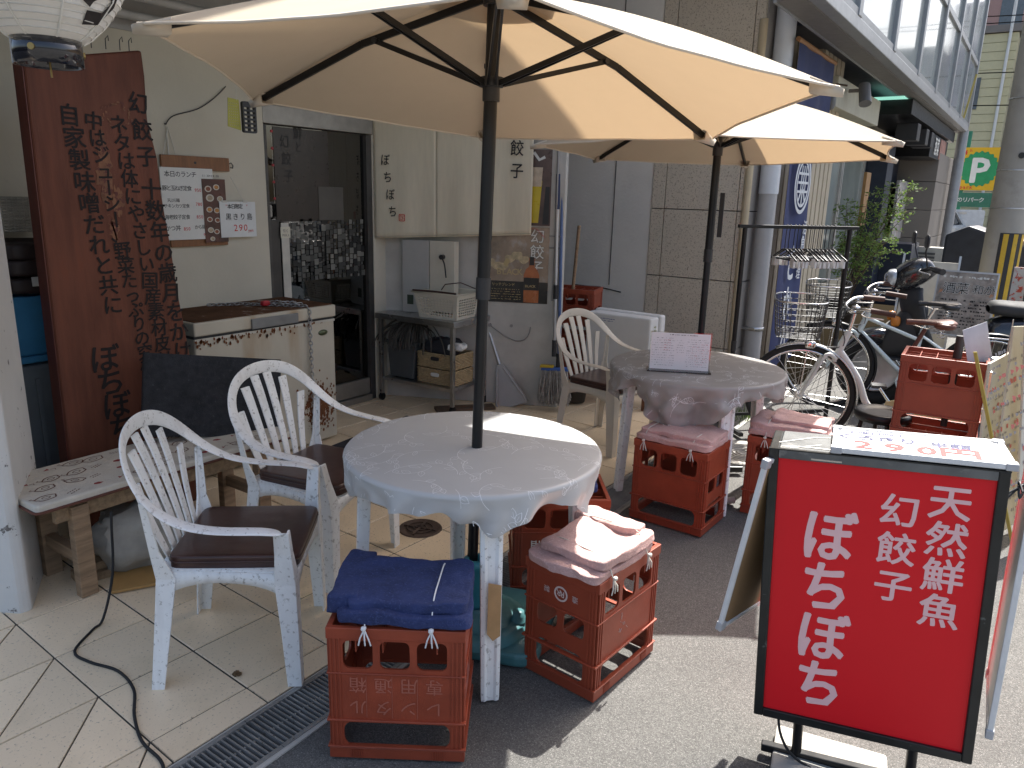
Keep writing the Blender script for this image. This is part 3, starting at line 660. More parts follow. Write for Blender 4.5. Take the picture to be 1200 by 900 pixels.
# ---------------------------------------------------------------- monobloc chairs
M_cush = mat('brown_vinyl_cushion', (.052, .022, .018), .32, var=.25, vs=5, bump=.35, bs=12, coat=.15)
def make_chair(m, label):
    t = thing('plastic_armchair', label, 'chair', group='white plastic armchairs')
    # local: y forwards, x right
    P = [(.272, .205, .545), (.285, .15, .562), (.292, .05, .563), (.29, -.05, .572), (.28, -.13, .60), (.262, -.2, .655), (.225, -.25, .725), (.16, -.285, .78), (.08, -.302, .803), (0, -.307, .81)]
    P = [Vector(p) for p in P]; P = P+[Vector((-p.x, p.y, p.z)) for p in P[-2::-1]]; n = len(P)
    mb = MB(); vs = []
    for i, p in enumerate(P):
        d = (P[min(i+1, n-1)]-P[max(i-1, 0)]).normalized(); k = min(1, abs(i-(n-1)/2)/((n-1)/2)); s = 1 if p.x > 0 else -1
        flat = Vector((-s, 0, 0)); rad = (Vector((0, -.24, .60))-p); rad.y = 0; rad = rad.normalized() if rad.length > 1e-4 else Vector((0, 0, -1))
        f = max(0, min(1, (p.y+.02)/-.18)); wd = flat.lerp(rad, f); wd = (wd-d*wd.dot(d)).normalized(); th = d.cross(wd)
        W = .062; T = .011
        if i in (0, n-1): W = .045
        for a, b in ((-.5, -.5), (-.42, .5), (.42, .5), (.5, -.5)):
            vs.append(p+wd*(W*a)+th*(T*b)*(1 if s > 0 else 1))
    fs = [(i*4+k, i*4+(k+1) % 4, (i+1)*4+(k+1) % 4, (i+1)*4+k) for i in range(n-1) for k in range(4)]+[(3, 2, 1, 0), tuple((n-1)*4+k for k in range(4))]
    mb.add(vs, fs, True); mb.out('arm_and_back_rim', m, t, sub=2)
    # seven slats fanning from the seat to the rim
    for k in range(6):
        u = (k-2.5)/2.5; xt = u*.19; zt = .785-.115*abs(u)**2.4; yt = -.295+.055*abs(u)**2; xb = u*.125; pts = []
        for j in range(7):
            q = j/6; pts.append(Vector((xb+(xt-xb)*q, -.185-.03*q+(yt+.215)*q*q-.012*math.sin(PI*q), .40+(zt-.40)*q)))
        mb = MB(); vs = []
        for j, p in enumerate(pts):
            wd = .0145+.009*(j/6)
            for a, b in ((-1, -.0035), (1, -.0035), (1, .0035), (-1, .0035)): vs.append(p+Vector((a*wd, b, 0)))
        mb.add(vs, [(j*4+i, j*4+(i+1) % 4, (j+1)*4+(i+1) % 4, (j+1)*4+i) for j in range(6) for i in range(4)]); mb.out('back_slat', m, t, bevel=.002)
    # seat pan with drooped front edge and apron
    def seat(u, v):
        x = (u-.5)*2; y = v; hw = .20+.035*y; X = x*hw; Y = -.2+.42*y; Z = .395-.012*math.cos(x*PI/2)*math.sin(PI*min(1, y*1.1)*.9)
        if v > .9: Z -= (v-.9)*.12
        return Vector((X, Y, Z))
    mb = MB(); mb.grid(seat, 13, 15); mb.out('seat', m, t, solid=.006)
    mb = MB()
    for s in (-1, 1):
        mb.grid(lambda u, v, s=s: Vector((s*(.202+.036*u+.002*v), -.19+.40*u, .395-v*(.035+.055*abs(2*u-1)**2.5))), 12, 3)
    mb.grid(lambda u, v: Vector(((u-.5)*.47, .222, .385-v*(.03+.055*abs(2*u-1)**2.5))), 14, 3)
    mb.grid(lambda u, v: Vector(((u-.5)*.40, -.2, .395-v*(.03+.05*abs(2*u-1)**2.5))), 12, 3)
    mb.out('apron', m, t, solid=.005)
    def leg(sections):
        mb = MB(); vs = []
        for (x, y, z, a, b, sx, sy) in sections:      # L-shaped section: outer corner, width a along x, b along y
            w_ = .007; vs += [(x, y, z), (x-sx*a, y, z), (x-sx*a, y-sy*w_, z), (x-sx*w_, y-sy*w_, z), (x-sx*w_, y-sy*b, z), (x, y-sy*b, z)]
        k = 6; N = len(sections)
        mb.add(vs, [(j*k+i, j*k+(i+1) % k, (j+1)*k+(i+1) % k, (j+1)*k+i) for j in range(N-1) for i in range(k)]+[tuple(range(k))[::-1], tuple(range((N-1)*k, N*k))])
        return mb.out('leg', m, t, bevel=.0022)
    for s in (-1, 1):
        leg([(s*.245, .232, 0, .042, .045, s, 1), (s*.244, .23, .2, .048, .055, s, 1), (s*.246, .228, .36, .06, .065, s, 1), (s*.262, .222, .47, .034, .05, s, 1), (s*.285, .222, .552, .03, .045, s, 1)])
        leg([(s*.242, -.235, 0, .045, .04, s, -1), (s*.228, -.215, .2, .05, .05, s, -1), (s*.215, -.2, .37, .06, .06, s, -1), (s*.232, -.205, .47, .02, .03, s, -1), (s*.262, -.21, .64, .02, .02, s, -1)])
    return t
def cushion(label, loc, az, w=.40):
    mb = MB(); mb.soft((0, 0, .026), (w, w*.98, .05), .16, .0015, 9, 40, 12)
    o = mb.out('seat_cushion', M_cush, None)
    pp = MB(); pts = [(x*w/2*1.0, y*w/2*.985, .03) for x, y in [(math.copysign(abs(math.cos(k*PI/24))**.16, math.cos(k*PI/24)), math.copysign(abs(math.sin(k*PI/24))**.16, math.sin(k*PI/24))) for k in range(48)]]
    pp.tube(pts, .003, 5, True); pp.out('piping', M_cush, o)
    return tag(o, label, 'cushion', 'brown vinyl seat cushions', loc, az)
ch = make_chair(M_resin, 'scuffed white plastic armchair nearest the camera, with a brown cushion')
def put(o, x, y, az): o.location = (x, y, 0); o.rotation_euler = (0, 0, R_(az-90))
put(ch, -2.05, 1.40, 39.4)
c2 = copy_tree(ch); c2['label'] = 'scuffed white plastic armchair in front of the rusty freezer'; put(c2, -2.335, 2.0, 11.7)
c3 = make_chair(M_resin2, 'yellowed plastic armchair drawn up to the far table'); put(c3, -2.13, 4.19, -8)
def fwd(x, y, az, d): return (x+math.cos(R_(az))*d, y+math.sin(R_(az))*d)
cushion('brown vinyl cushion on the armchair nearest the camera', (*fwd(-2.05, 1.40, 39.4, .03), .388), 39.4)
cushion('brown vinyl cushion on the armchair in front of the freezer', (*fwd(-2.335, 2.0, 11.7, .03), .388), 11.7)
cushion('brown vinyl cushion on the yellowed armchair by the far table', (*fwd(-2.13, 4.19, -8, .03), .388), -8)

# ---------------------------------------------------------------- bottle crates (stood on end as stools)
M_emb = mat('worn_white_print', (.62, .50, .46), .7, var=.2)
M_embd = mat('moulded_relief', (.42, .13, .085), .5)
def make_crate(label, cat='crate', group='red beer crates used as stools'):
    t = thing('beer_crate', label, cat, group=group)
    LX, LY, H = .185, .14, .41; th = .007
    def wall(name, hw, M, holes):
        mb = MB(); plate(mb, [(-hw, .01), (hw, .01), (hw*1.0, H-.004), (-hw, H-.004)], holes, th, M); return mb.out(name, M_crate, t, bevel=.0012)
    tops = [rrect(-.145+i*.101, -.145+i*.101+.082, .285, .37, .018) for i in range(3)]
    long_h = tops+[rrect(-.148, .148, .035, .118, .03)]
    short_h = [rrect(-.092, -.012, .195, .265, .018), rrect(.012, .092, .195, .265, .018), rrect(-.095, .095, .04, .14, .03)]
    for s in (-1, 1):
        wall('long_side', LX-.004, Matrix.Translation((0, s*(LY-th/2), 0)), long_h)
        wall('short_side', LY-.004, Matrix.Translation((s*(LX-th/2), 0, 0)) @ Matrix.Rotation(PI/2, 4, 'Z'), short_h)
    # rims, ribs and corner posts
    def ring(z, h, o, name, i=.009):
        mb = MB()
        for s in (-1, 1):
            mb.box(-LX-o, LX+o, *sorted((s*(LY+o), s*(LY-i))), z, z+h); mb.box(*sorted((s*(LX+o), s*(LX-i))), -LY+i, LY-i, z, z+h)
        return mb.out(name, M_crate, t, bevel=.002)
    ring(0, .034, .004, 'foot_rim'); ring(.120, .007, .008, 'rib'); ring(.268, .005, .005, 'rib'); ring(.376, .034, .004, 'top_rim', .012); ring(.036, .005, .008, 'rib')
    for sx in (-1, 1):
        for sy in (-1, 1):
            mb = MB(); x, y = sx*LX, sy*LY
            for k in range(3):
                mb.box(*sorted((x-sx*(.004+k*.012), x-sx*(.010+k*.012))), *sorted((y+sy*.003, y-sy*.002)), .034, .378)
                mb.box(*sorted((x+sx*.003, x-sx*.002)), *sorted((y-sy*(.004+k*.012), y-sy*(.010+k*.012))), .034, .378)
            mb.box(*sorted((x-sx*.004, x-sx*.032)), *sorted((y-sy*.001, y-sy*.009)), .03, .38); mb.box(*sorted((x-sx*.001, x-sx*.009)), *sorted((y-sy*.004, y-sy*.032)), .03, .38)
            mb.out('corner_post', M_crate, t, bevel=.001)
    mb = MB()                                         # the bottle grid, seen under the towels and through the holes
    for i in range(1, 5): x = -LX+i*2*LX/5; mb.box(x-.002, x+.002, -LY+.01, LY-.01, .33, .395)
    for j in range(1, 4): y = -LY+j*2*LY/4; mb.box(-LX+.01, LX-.01, y-.002, y+.002, .332, .3945)
    mb.out('divider_grid', M_crate, t)
    for s in (-1, 1):
        for x in (-.13, .10): mb = MB(); [mb.box(x+k*.006, x+k*.006+.003, *sorted((s*(LY+.0035), s*(LY+.0065))), .006, .03) for k in range(6)]; mb.out('grip_rib', M_crate, t)
    return t
def crate_text(t, style):
    if style == 'moulded':                              # upside down moulded words on the long side
        mb = MB(); up = Matrix.Rotation(PI, 4, 'Y')
        write(mb, row('専用通箱', -.105, -.235, .052, 1.35), y=-.1415, bold=.0, M=up)
        write(mb, row('レンタル', -.105, -.165, .052, 1.35), y=-.1415, bold=.0, M=up)
        mb.out('lettering', M_embd, t)
        for x in (-.083, -.012, .058): MB().box(x, x+.001, -.1415, -.1400, .132, .262).out('panel_line', M_embd, t)
    if style == 'emblem':
        mb = MB(); M = Matrix.Rotation(-PI/2, 4, 'Z') @ Matrix.Rotation(PI, 4, 'Y')
        Rr = [(.026*math.cos(k*PI/14), .026*math.sin(k*PI/14)) for k in range(28)]
        plate(mb, [(x, z-.325) for x, z in Rr], [[(x*.78, z*.78-.325) for x, z in Rr[::2]]], .0006, M @ Matrix.Translation((0, -.1865, 0)))
        write(mb, [('R', -.006, -.325, .03), ('R', .008, -.327, .03)], y=-.187, bold=.02, M=M)
        write(mb, [('製', .055, -.325, .024), ('造', -.055, -.325, .024)], y=-.187, bold=.0, M=M)
        mb.out('emblem', M_emb, t)
        mb = MB(); rg = random.Random(8); [mb.bar((x, -.1408, z), (x+rg.uniform(-.01, .01), -.1408, z+rg.uniform(.004, .015)), .002, .0006) for x, z in [(rg.uniform(-.05, .0), rg.uniform(.165, .24)) for _ in range(9)]]
        mb.out('scratch', M_emb, t)
    if style == 'white':
        mb = MB(); up = Matrix.Rotation(PI, 4, 'Y')
        write(mb, row('専用通箱', -.10, -.215, .05, 1.3), y=-.1415, bold=.02, M=up); write(mb, row('酒販用', -.06, -.155, .04, 1.3), y=-.1415, bold=.02, M=up); mb.out('lettering', mat('white_print', (.7, .66, .62), .6), t)
cr = make_crate('x')
CR = [('red crate with upside down moulded words and a navy towel, front of the near table', -1.331, 1.424, 33.4, 'moulded', 0),
      ('red crate with a round white emblem under a pink towel, right of the near table', -1.052, 2.048, 85, 'emblem', 0),
      ('red crate with white characters in the shade behind the near table leg', -1.44, 2.455, 37, 'white', 0),
      ('red crate with a tied pink towel in front of the far table', -1.28, 3.35, -1.5, None, 0),
      ('red crate with a pink towel just behind the red signboard', -.865, 3.77, 3, None, 0)]
for i, (lb, x, y, az, st, z) in enumerate(CR):
    o = cr if i == 0 else copy_tree(cr0)
    if i == 0: cr0 = copy_tree(cr)                      # clean copy kept as the source
    o['label'] = lb; o.location = (x, y, z); o.rotation_euler = (0, 0, R_(az)); o.name = 'beer_crate'
    if st: crate_text(o, st)
for lb, x, y, az, z, g in (('upper red crate of the pair behind the white sign boards', -.30, 4.27, 3, .413, 's'), ('lower red crate of the pair behind the red signboard', -.30, 4.27, 2, 0, 's'),
                           ('upper red crate stacked in the corner behind the mop', -3.04, 5.32, 14, .413, 'm'), ('lower red crate stacked in the corner behind the mop', -3.05, 5.32, 12, 0, 'm')):
    if g == 'm' and z == 0: o = cr0
    else: o = copy_tree(cr0)
    o['label'] = lb; o.location = (x, y, z); o.rotation_euler = (0, 0, R_(az)); o['group'] = 'stacked red beer crates'

# ---------------------------------------------------------------- folded towels on the crates
def towel(label, m, c, az, z, folds, seed, strings, roll=None):
    t = thing('folded_towel', label, 'towel', (c[0], c[1], z), az, group='folded towels tied on crates')
    mb = MB()
    for k, (dx, dy, dz, sx, sy, sz) in enumerate(folds): mb.soft((dx, dy, dz), (sx, sy, sz), .20, .012, 8, 84, 14, seed=seed+k)
    mb.out('cloth', m, t)
    for (x0, y0, x1, y1, h) in strings:
        mb = MB(); pts = []
        for i in range(15):
            q = i/14; pts.append(Vector((x0+(x1-x0)*q, y0+(y1-y0)*q, h*(1-abs(2*q-1)**7)+.002)))
        pts.append(pts[-1]+Vector((0, .0, -.02))); pts.insert(0, pts[0]+Vector((0, 0, -.035)))
        mb.tube(pts, .0022, 6); mb.soft(pts[1]+Vector((0, -.006, .006)), (.016, .014, .014), .8, .002, 60, 10, 8)
        for a in (-.5, .1, .6): mb.tube([pts[1], pts[1]+Vector((a*.02, -.008, -.022)), pts[1]+Vector((a*.03, -.006, -.045))], .0022, 5)
        mb.out('string', M_string if m != M_navyt else mat('white_string', (.75, .75, .75), .8), t)
    return t
M_navyt = mat('navy_towel', (.026, .040, .125), .95, var=.3, vs=14, bump=1., bs=170, spot=120, spotc=(.05, .07, .18), spotw=.55)
M_pinkt = mat('pink_towel', (.56, .36, .33), .95, var=.10, vs=14, bump=1., bs=170, spot=120, spotc=(.66, .46, .43), spotw=.55)
towel('folded navy blue towel tied with white string on the nearest crate', M_navyt, (-1.335, 1.425), 33.4, .408,
      [(.02, -.005, .022, .36, .29, .038), (.035, .0, .054, .33, .26, .038), (-.145, .03, .045, .09, .28, .06)], 1, [(-.08, -.15, -.05, .14, .052), (.10, -.15, .11, .14, .078)])
towel('folded pale pink towel slumped over the crate with the round emblem', M_pinkt, (-1.045, 2.04), 85, .406,
      [(-.03, .0, .02, .36, .275, .034), (.0, -.01, .048, .33, .26, .036), (.12, .03, .058, .1, .24, .044)], 5, [(-.12, -.145, -.09, .13, .062), (.09, -.145, .08, .13, .08)])
towel('folded pink towel on the crate in front of the far table', M_pinkt, (-1.285, 3.35), -1.5, .406,
      [(-.0, .0, .02, .38, .28, .032), (.01, .01, .044, .36, .25, .032)], 11, [(-.13, -.145, -.13, .13, .058), (.11, -.145, .12, .13, .058)])
towel('thick folded pink towel on the crate behind the red signboard', M_pinkt, (-.87, 3.78), 3, .406,
      [(-.0, .0, .022, .38, .29, .04), (-.01, .0, .055, .36, .27, .04), (.03, .03, .078, .28, .2, .03)], 17, [(-.1, -.15, -.1, .13, .08)])
towel('folded dark blue towel half hidden on the crate under the near table', M_navyt, (-1.40, 2.49), 37, .406, [(-.03, .03, .014, .26, .19, .026)], 23, [])
# ---------------------------------------------------------------- bench with quilted mat
t = thing('wooden_bench', 'low weathered wooden bench by the white pillar under a patterned mat', 'bench', (-2.97, 1.66, 0), 90)
# local x runs along the street, y towards the wall
for x, y in ((-.42, -.15), (.40, -.15), (-.42, .13), (.40, .13)):
    MB().box(x-.032, x+.032, y-.022, y+.022, 0, .375).out('leg', M_wood, t, bevel=.003)
for y in (-.135, .118): MB().box(-.50, .48, y-.014, y+.014, .32, .378).out('rail', M_woodx, t, bevel=.002)
MB().box(-.44, -.405, -.13, .11, .13, .18).out('stretcher', M_wood, t, bevel=.002); MB().box(.385, .42, -.13, .11, .13, .18).out('stretcher', M_wood, t, bevel=.002)
for k in range(3): MB().box(-.54, .52, -.165+k*.115, -.165+k*.115+.105, .378, .396).out('seat_plank', M_woodx, t, bevel=.002)
mb = MB(); [mb.cyl((x, -.151, .35), (x, -.147, .35), .009, n=10) for x in (-.42, .40)]; mb.out('bolt_head', M_steel, t)
M_mat_ = mat('quilted_mat', (.62, .57, .48), .95, var=.06, vs=14, bump=.9, bs=160)
M_bind = mat('brown_binding', (.12, .045, .03), .9)
mb = MB(); mb.prism(rrect(-.57, .57, -.2, .2, .02), 0, .034, 'z'); mo = mb.out('bench_mat', M_mat_, bevel=.010, seg=3); tag(mo, 'cream quilted mat with brown and red puppy print laid along the bench', 'mat', loc=(-2.97, 1.65, .396), az=90)
mb = MB(); pts = [(x, y, .006) for x, y in rrect(-.573, .573, -.203, .203, .022)]
mb.tube(pts, .0055, 6, True); mb.out('binding', M_bind, mo)
rg = random.Random(21); mp_, mr_ = MB(), MB()
for i in range(12):
    for j in range(4):
        x, y = -.5+i*.09+rg.uniform(-.012, .012)+(j % 2)*.04, -.145+j*.095+rg.uniform(-.01, .01); kind = (i*3+j*2) % 5; z = .0352
        if abs(x) > .53: continue
        a = rg.uniform(-.5, .5); s = rg.uniform(1.05, 1.4)
        def P(u, v): return (x+(u*math.cos(a)-v*math.sin(a))*s, y+(u*math.sin(a)+v*math.cos(a))*s, z)
        if kind in (0, 2):
            ov = [P(.030*math.cos(q)*(1+.12*math.sin(5*q)), .019*math.sin(q)) for q in [k*PI/10 for k in range(21)]]; mp_.ribbon(ov, .005, (0, 0, 1))
            mp_.ribbon([P(.012*math.cos(q), .008*math.sin(q)) for q in [k*PI/6 for k in range(13)]], .003, (0, 0, 1)); mp_.ribbon([P(-.03, .01), P(-.04, .02), P(-.03, .022)], .004, (0, 0, 1))
        elif kind == 1: mr_.add([P(-.014, -.004), P(.0, -.009), P(.016, .0), P(.004, .010), P(-.010, .007)], [(0, 1, 2, 3, 4)])
        elif kind == 3: [mp_.ribbon([P(u, v), P(u+.007, v+.001)], .004, (0, 0, 1)) for u in (-.02, -.01, 0, .01) for v in (-.006, .006)]
        else: mr_.add([P(-.008, -.008), P(.008, -.004), P(.002, .010)], [(0, 1, 2)]); mp_.ribbon([P(.01, 0), P(.022, .006), P(.024, -.006)], .003, (0, 0, 1))
mp_.out('puppy_print', mat('brown_print', (.15, .07, .045), .9), mo, kind='stuff'); mr_.out('red_print', mat('dull_red_print', (.28, .04, .035), .9), mo, kind='stuff')
t = thing('dark_foam_board', 'square sheet of dark grey foam leaning at a tilt on the bench behind the chairs', 'board', (-2.98, 1.96, .425), rot=(R_(-14), R_(9), R_(70)))
MB().box(-.33, .28, -.015, .015, .0, .37).out('sheet', mat('charcoal_foam', (.022, .023, .027), .95, var=.4, vs=30, bump=.8, bs=200, spot=60, spotc=(.06, .06, .07), spotw=.62), t, bevel=.004)
# under the bench
mb = MB(); mb.soft((0, 0, .13), (.40, .30, .28), .75, .045, 8, 30, 20); o = mb.out('cloth_sack', mat('grey_sack', (.33, .31, .27), .9, var=.2, vs=9, bump=.8, bs=24, streak=9, streakc=(.16, .17, .14))); tag(o, 'crumpled greyish white sack slumped under the bench', 'sack', loc=(-2.90, 1.53, 0), az=70)
o = MB().box(-.16, .16, -.09, .09, 0, .012).out('wood_offcut', mat('yellow_ply', (.42, .24, .08), .6, var=.1), bevel=.002); tag(o, 'thin yellowish plywood offcut lying on the tiles in front of the sack', 'board', loc=(-2.74, 1.47, .006), az=62)
t = thing('wood_block', 'two weathered timber blocks lying stacked under the pillar end of the bench', 'timber', (-2.92, 1.42, 0), 80)
MB().box(-.17, .17, -.05, .05, 0, .035).out('plank', M_woodx, t, bevel=.003); MB().box(-.14, .2, -.03, .06, .036, .07).out('plank', M_woodx, t, bevel=.003)
# power cable from the bench across the tiles
mb = MB(); ctl = [(-2.60, 1.255, .40), (-2.60, 1.25, .34), (-2.60, 1.235, .16), (-2.57, 1.17, .02), (-2.55, 1.12, .006), (-2.47, 1.02, .006), (-2.37, 1.02, .006), (-2.25, 1.05, .006), (-2.12, 1.03, .006), (-2.0, .965, .006), (-1.88, .92, .006), (-1.77, .91, .006), (-1.70, .88, .004), (-1.55, .80, .0), (-1.2, .7, .0)]
def smooth(p, n=5):
    p = [Vector(q) for q in p]; o = []
    for i in range(len(p)-1):
        a, b, c, d = p[max(0, i-1)], p[i], p[i+1], p[min(len(p)-1, i+2)]
        for k in range(n):
            t_ = k/n; o.append(.5*((2*b)+(c-a)*t_+(2*a-5*b+4*c-d)*t_*t_+(3*b-a-3*c+d)*t_**3))
    return o+[p[-1]]
mb.tube(smooth(ctl), .0048, 7); o = mb.out('power_cable', M_rub); tag(o, 'black twin power cable running down from the bench and across the tiles to the drain', 'cable')

# ---------------------------------------------------------------- big red wooden signboard
M_board = mat('red_stained_wood', (.14, .048, .028), .6, spec=.25, var=.28, vs=2.2, stretch=(7, 7, 1), spot=2.2, spotc=(.17, .045, .020), spotw=.58, edge=.16, bump=.25, bs=20)
M_boards = mat('red_stained_edge', (.10, .022, .014), .5, var=.3, vs=2, stretch=(7, 7, 1))
t = thing('wooden_signboard', 'tall dark red wooden signboard with black brush writing standing behind the bench', 'sign', (-3.30, 1.44, 0), 90)
# local x along the board (to the right as seen from the street), y into the wall
edge = [(0, 0), (.60, 0), (.615, .45), (.62, .66), (.575, 1.05), (.56, 1.25), (.535, 1.5), (.53, 1.66), (.50, 1.82), (.505, 2.0), (.50, 2.105), (.2, 2.04), (.02, 2.01)]
MB().prism(edge, 0, .085, 'y').out('plank', M_board, t, bevel=.012, seg=3)
MB().prism([(-.004, .01), (-.001, .01), (.018, 2.0), (.014, 2.0)], .004, .08, 'y').out('side_edge', M_boards, t)
def bp(y, z): return (y-1.44, z)
def bcol(s, p, q, size): return col(s, p[0]-1.44, p[1], q[0]-1.44, q[1], size)
M_brush = mat('faded_brush_ink', (.012, .007, .006), .8, var=.4, vs=30)
its = bcol('幻餃子', (1.90, 1.885), (1.915, 1.665), .095)+bcol('十数年の歳月をかけて', (1.925, 1.525), (2.02, .685), .098)
its += bcol('ネタは体にやさしい国産素材皮はパリ', (1.805, 1.79), (1.935, .605), .082)
its += bcol('中はジューシー、野菜たっぷりの究極の餃', (1.70, 1.795), (1.85, .60), .078)
its += bcol('自家製味噌だれと共に', (1.605, 1.81), (1.70, 1.03), .09)
mb = MB(); write(mb, its, y=-.003, bold=.03, jit=.08); write(mb, bcol('ぼちぼち', (1.64, .80), (1.685, .47), .135), y=-.003, bold=.03, jit=.04); mb.out('lettering', M_brush, t)
M_bare = mat('bare_scuffed_wood', (.20, .085, .04), .7, var=.4, vs=12, spot=30, spotc=(.11, .03, .02), spotw=.5, edge=.05)
for cx, cz, hw, hh, sd in ((.285, 1.60, .03, .14, 1), (.33, 1.48, .022, .06, 2), (.30, 1.35, .02, .05, 5)):
    rg = random.Random(sd); mb = MB()
    mb.add([(cx+hw*(1+.5*rg.uniform(-1, 1))*math.cos(a), -.0022, cz+hh*(1+.35*rg.uniform(-1, 1))*math.sin(a)) for a in [k*PI/18 for k in range(36)]], [tuple(range(36))]); mb.out('scuff', M_bare, t)
rg = random.Random(12); mb = MB()
for k in range(26):
    a = k*.24; r = .055+rg.uniform(-.012, .014); mb.ribbon([(.36+r*math.cos(a), -.0024, 1.83+r*.9*math.sin(a)), (.36+r*math.cos(a+.3), -.0024, 1.83+r*.9*math.sin(a+.3))], rg.uniform(.003, .009), (0, 1, 0))
for k in range(30): x, z = .30+rg.uniform(-.07, .09), 1.5+rg.uniform(-.2, .25); mb.ribbon([(x, -.0023, z), (x+rg.uniform(-.03, .03), -.0023, z+rg.uniform(-.008, .008))], rg.uniform(.001, .003), (0, 1, 0))
mb.out('knot_ring', M_bare, t)
mb = MB()
for x in (.30, .36, .42, .46): mb.tube([(x, .03, 2.06+x*.08), (x, .028, 2.10+x*.08), (x+.012, .028, 2.115+x*.08), (x+.014, .03, 2.095+x*.08)], .002, 5)
mb.out('hook', M_blkp, t)

# things stored behind the board
t = thing('storage_box', 'blue plastic storage box wedged behind the red signboard', 'box', (-3.78, 1.62, .80), 90)
MB().prism([(-.30, 0), (.3, 0), (.33, .26), (-.33, .26)], -.2, .2, 'y').out('box', mat('blue_plastic', (.05, .22, .40), .4, var=.12), t, bevel=.01); MB().box(-.35, .35, -.22, .22, -.03, .0).out('rim', mat('blue_plastic', (.05, .22, .4)), t, bevel=.006)
t = thing('wheelie_bin', 'grey ribbed plastic bin standing below the blue box', 'bin', (-3.75, 1.62, 0), 90)
mb = MB(); mb.prism([(-.22, 0), (.22, 0), (.27, .76), (-.27, .76)], -.18, .18, 'y'); mb.out('body', mat('grey_bin', (.15, .17, .18), .55, var=.1), t, bevel=.02)
mb = MB(); [mb.box(x, x+.02, -.192, -.18, .05, .7) for x in (-.16, -.05, .06, .16)]; mb.out('rib', mat('grey_bin', (.15, .17, .18)), t, bevel=.003)
t = thing('stacked_cushion', 'pile of dark brown cushions on the blue box', 'cushion', (-3.75, 1.62, 1.065), 90)
for k in range(3): mb = MB(); mb.soft((.01*k, 0, .04+k*.075), (.42, .36, .075), .25, .006, 6, 30, 10, seed=k); mb.out('cushion', mat('dark_brown_cushion', (.035, .022, .02), .5, var=.3), t)
MB().box(-.12, -.06, -.19, -.182, .04, .08).out('tag', M_paper, t)
t = thing('wicker_basket', 'small white wicker basket hanging behind the signboard', 'basket', (-3.80, 1.56, 1.33), 90)
mb = MB()
for k in range(12): z = .005+k*.0125; mb.tube([(-.2, -.1, z), (0, -.1+.004*(k % 2), z), (.2, -.1, z), (.2, .1, z), (-.2, .1, z)], .005, 5, True)
for k in range(19): x = -.2+k*.0222; mb.tube([(x, -.104, 0), (x, -.104, .15)], .003, 4)
mb.out('weave', mat('white_wicker', (.5, .47, .4), .8, var=.2), t)
MB().box(-.2, .2, -.1, .1, 0, .004).out('bottom', mat('white_wicker', (.5, .47, .4)), t)
MB().box(-3.98, -3.62, .9, 1.4, 1.9, 1.93).out('wall_shelf', M_blk, bld)

# ---------------------------------------------------------------- rusty chest freezer
M_fz = mat('enamel_rust_stained', (.52, .47, .37), .5, var=.08, vs=3, streak=5, streakc=(.33, .20, .09), spot=9, spotc=(.17, .07, .025), spotw=.70, edge=.06)
M_lid = mat('rust_eaten_lid', (.11, .055, .03), .95, spec=.1, var=.35, vs=6, spot=6, spotc=(.40, .37, .33), spotw=.60, edge=.08, bump=.7, bs=60)
M_rust = mat('rust', (.16, .055, .018), .9, var=.4, vs=25, bump=.7, bs=90)
t = thing('chest_freezer', 'old cream chest freezer with rust brown lid chained shut against the wall', 'freezer', (-3.50, 2.20, 0), 90)
# local x along the street 0..0.95, y into the wall 0..0.47
MB().box(0, .95, 0, .46, .02, .775).out('body', M_fz, t, bevel=.012, seg=3)
mb = MB(); mb.box(.004, .946, .006, .46, .775, .79); mb.out('gasket', M_blkp, t)
MB().box(-.004, .954, -.012, .47, .79, .862).out('lid', M_fz, t, bevel=.008)
MB().box(.012, .938, .004, .46, .8615, .866).out('lid_top', M_lid, t, bevel=.002)
MB().box(.34, .66, -.024, -.011, .788, .845).out('handle', mat('grey_handle', (.20, .20, .19), .5, var=.2), t, bevel=.005)
MB().box(.0, .95, -.0035, .0, .762, .776).out('trim', mat('enamel_trim', (.55, .52, .45), .4, .2), t)
mb = MB(); mb.lathe([(0, .004), (.034, .003), (.036, 0)], 22); o = mb.out('badge', mat('green_badge', (.10, .12, .06), .3, .4), t); o.rotation_euler = (PI/2, 0, 0); o.location = (.855, -.002, .70); o.scale = (1, .5, 1)
mb = MB(); rg = random.Random(3)
for k in range(520):
    r = rg.random(); x = .80+rg.gauss(0, .055); z = .24+rg.gauss(0, .07); s = rg.uniform(.002, .010); mb.add([(x+s*math.cos(a), -.0022-.0001*k/260, z+s*math.sin(a)*1.3) for a in (0, 1.1, 2.2, 3.4, 4.6, 5.4)], [tuple(range(6))])
for k in range(95):
    x = rg.uniform(0, .9)**1.3; z = .768-abs(rg.gauss(0, .02)); s = rg.uniform(.002, .009); mb.add([(x+s*math.cos(a), -.004, z+s*math.sin(a)*rg.uniform(.8, 2)) for a in (0, 1.1, 2.2, 3.4, 4.6, 5.4)], [tuple(range(6))])
mb.out('rust_patch', M_rust, t, kind='stuff')
def chain(name, pts, par, m, L_=.032, r=.0036):
    mb = MB(); pts = [Vector(p) for p in pts]; d = 0; k = 0
    for i in range(len(pts)-1):
        a, b = pts[i], pts[i+1]; n = max(1, int((b-a).length/(L_*.72)))
        for j in range(n):
            c = a.lerp(b, (j+.5)/n); dr = (b-a).normalized(); sd = dr.orthogonal().normalized(); 
            if k % 2: sd = dr.cross(sd)
            mb.tube([c+dr*(L_*.5*math.cos(q))+sd*(L_*.3*math.sin(q)) for q in [PI*x/5 for x in range(10)]], r, 5, True); k += 1
    return mb.out(name, m, par)
M_chain = mat('galvanised_chain', (.42, .42, .42), .4, .9, var=.2)
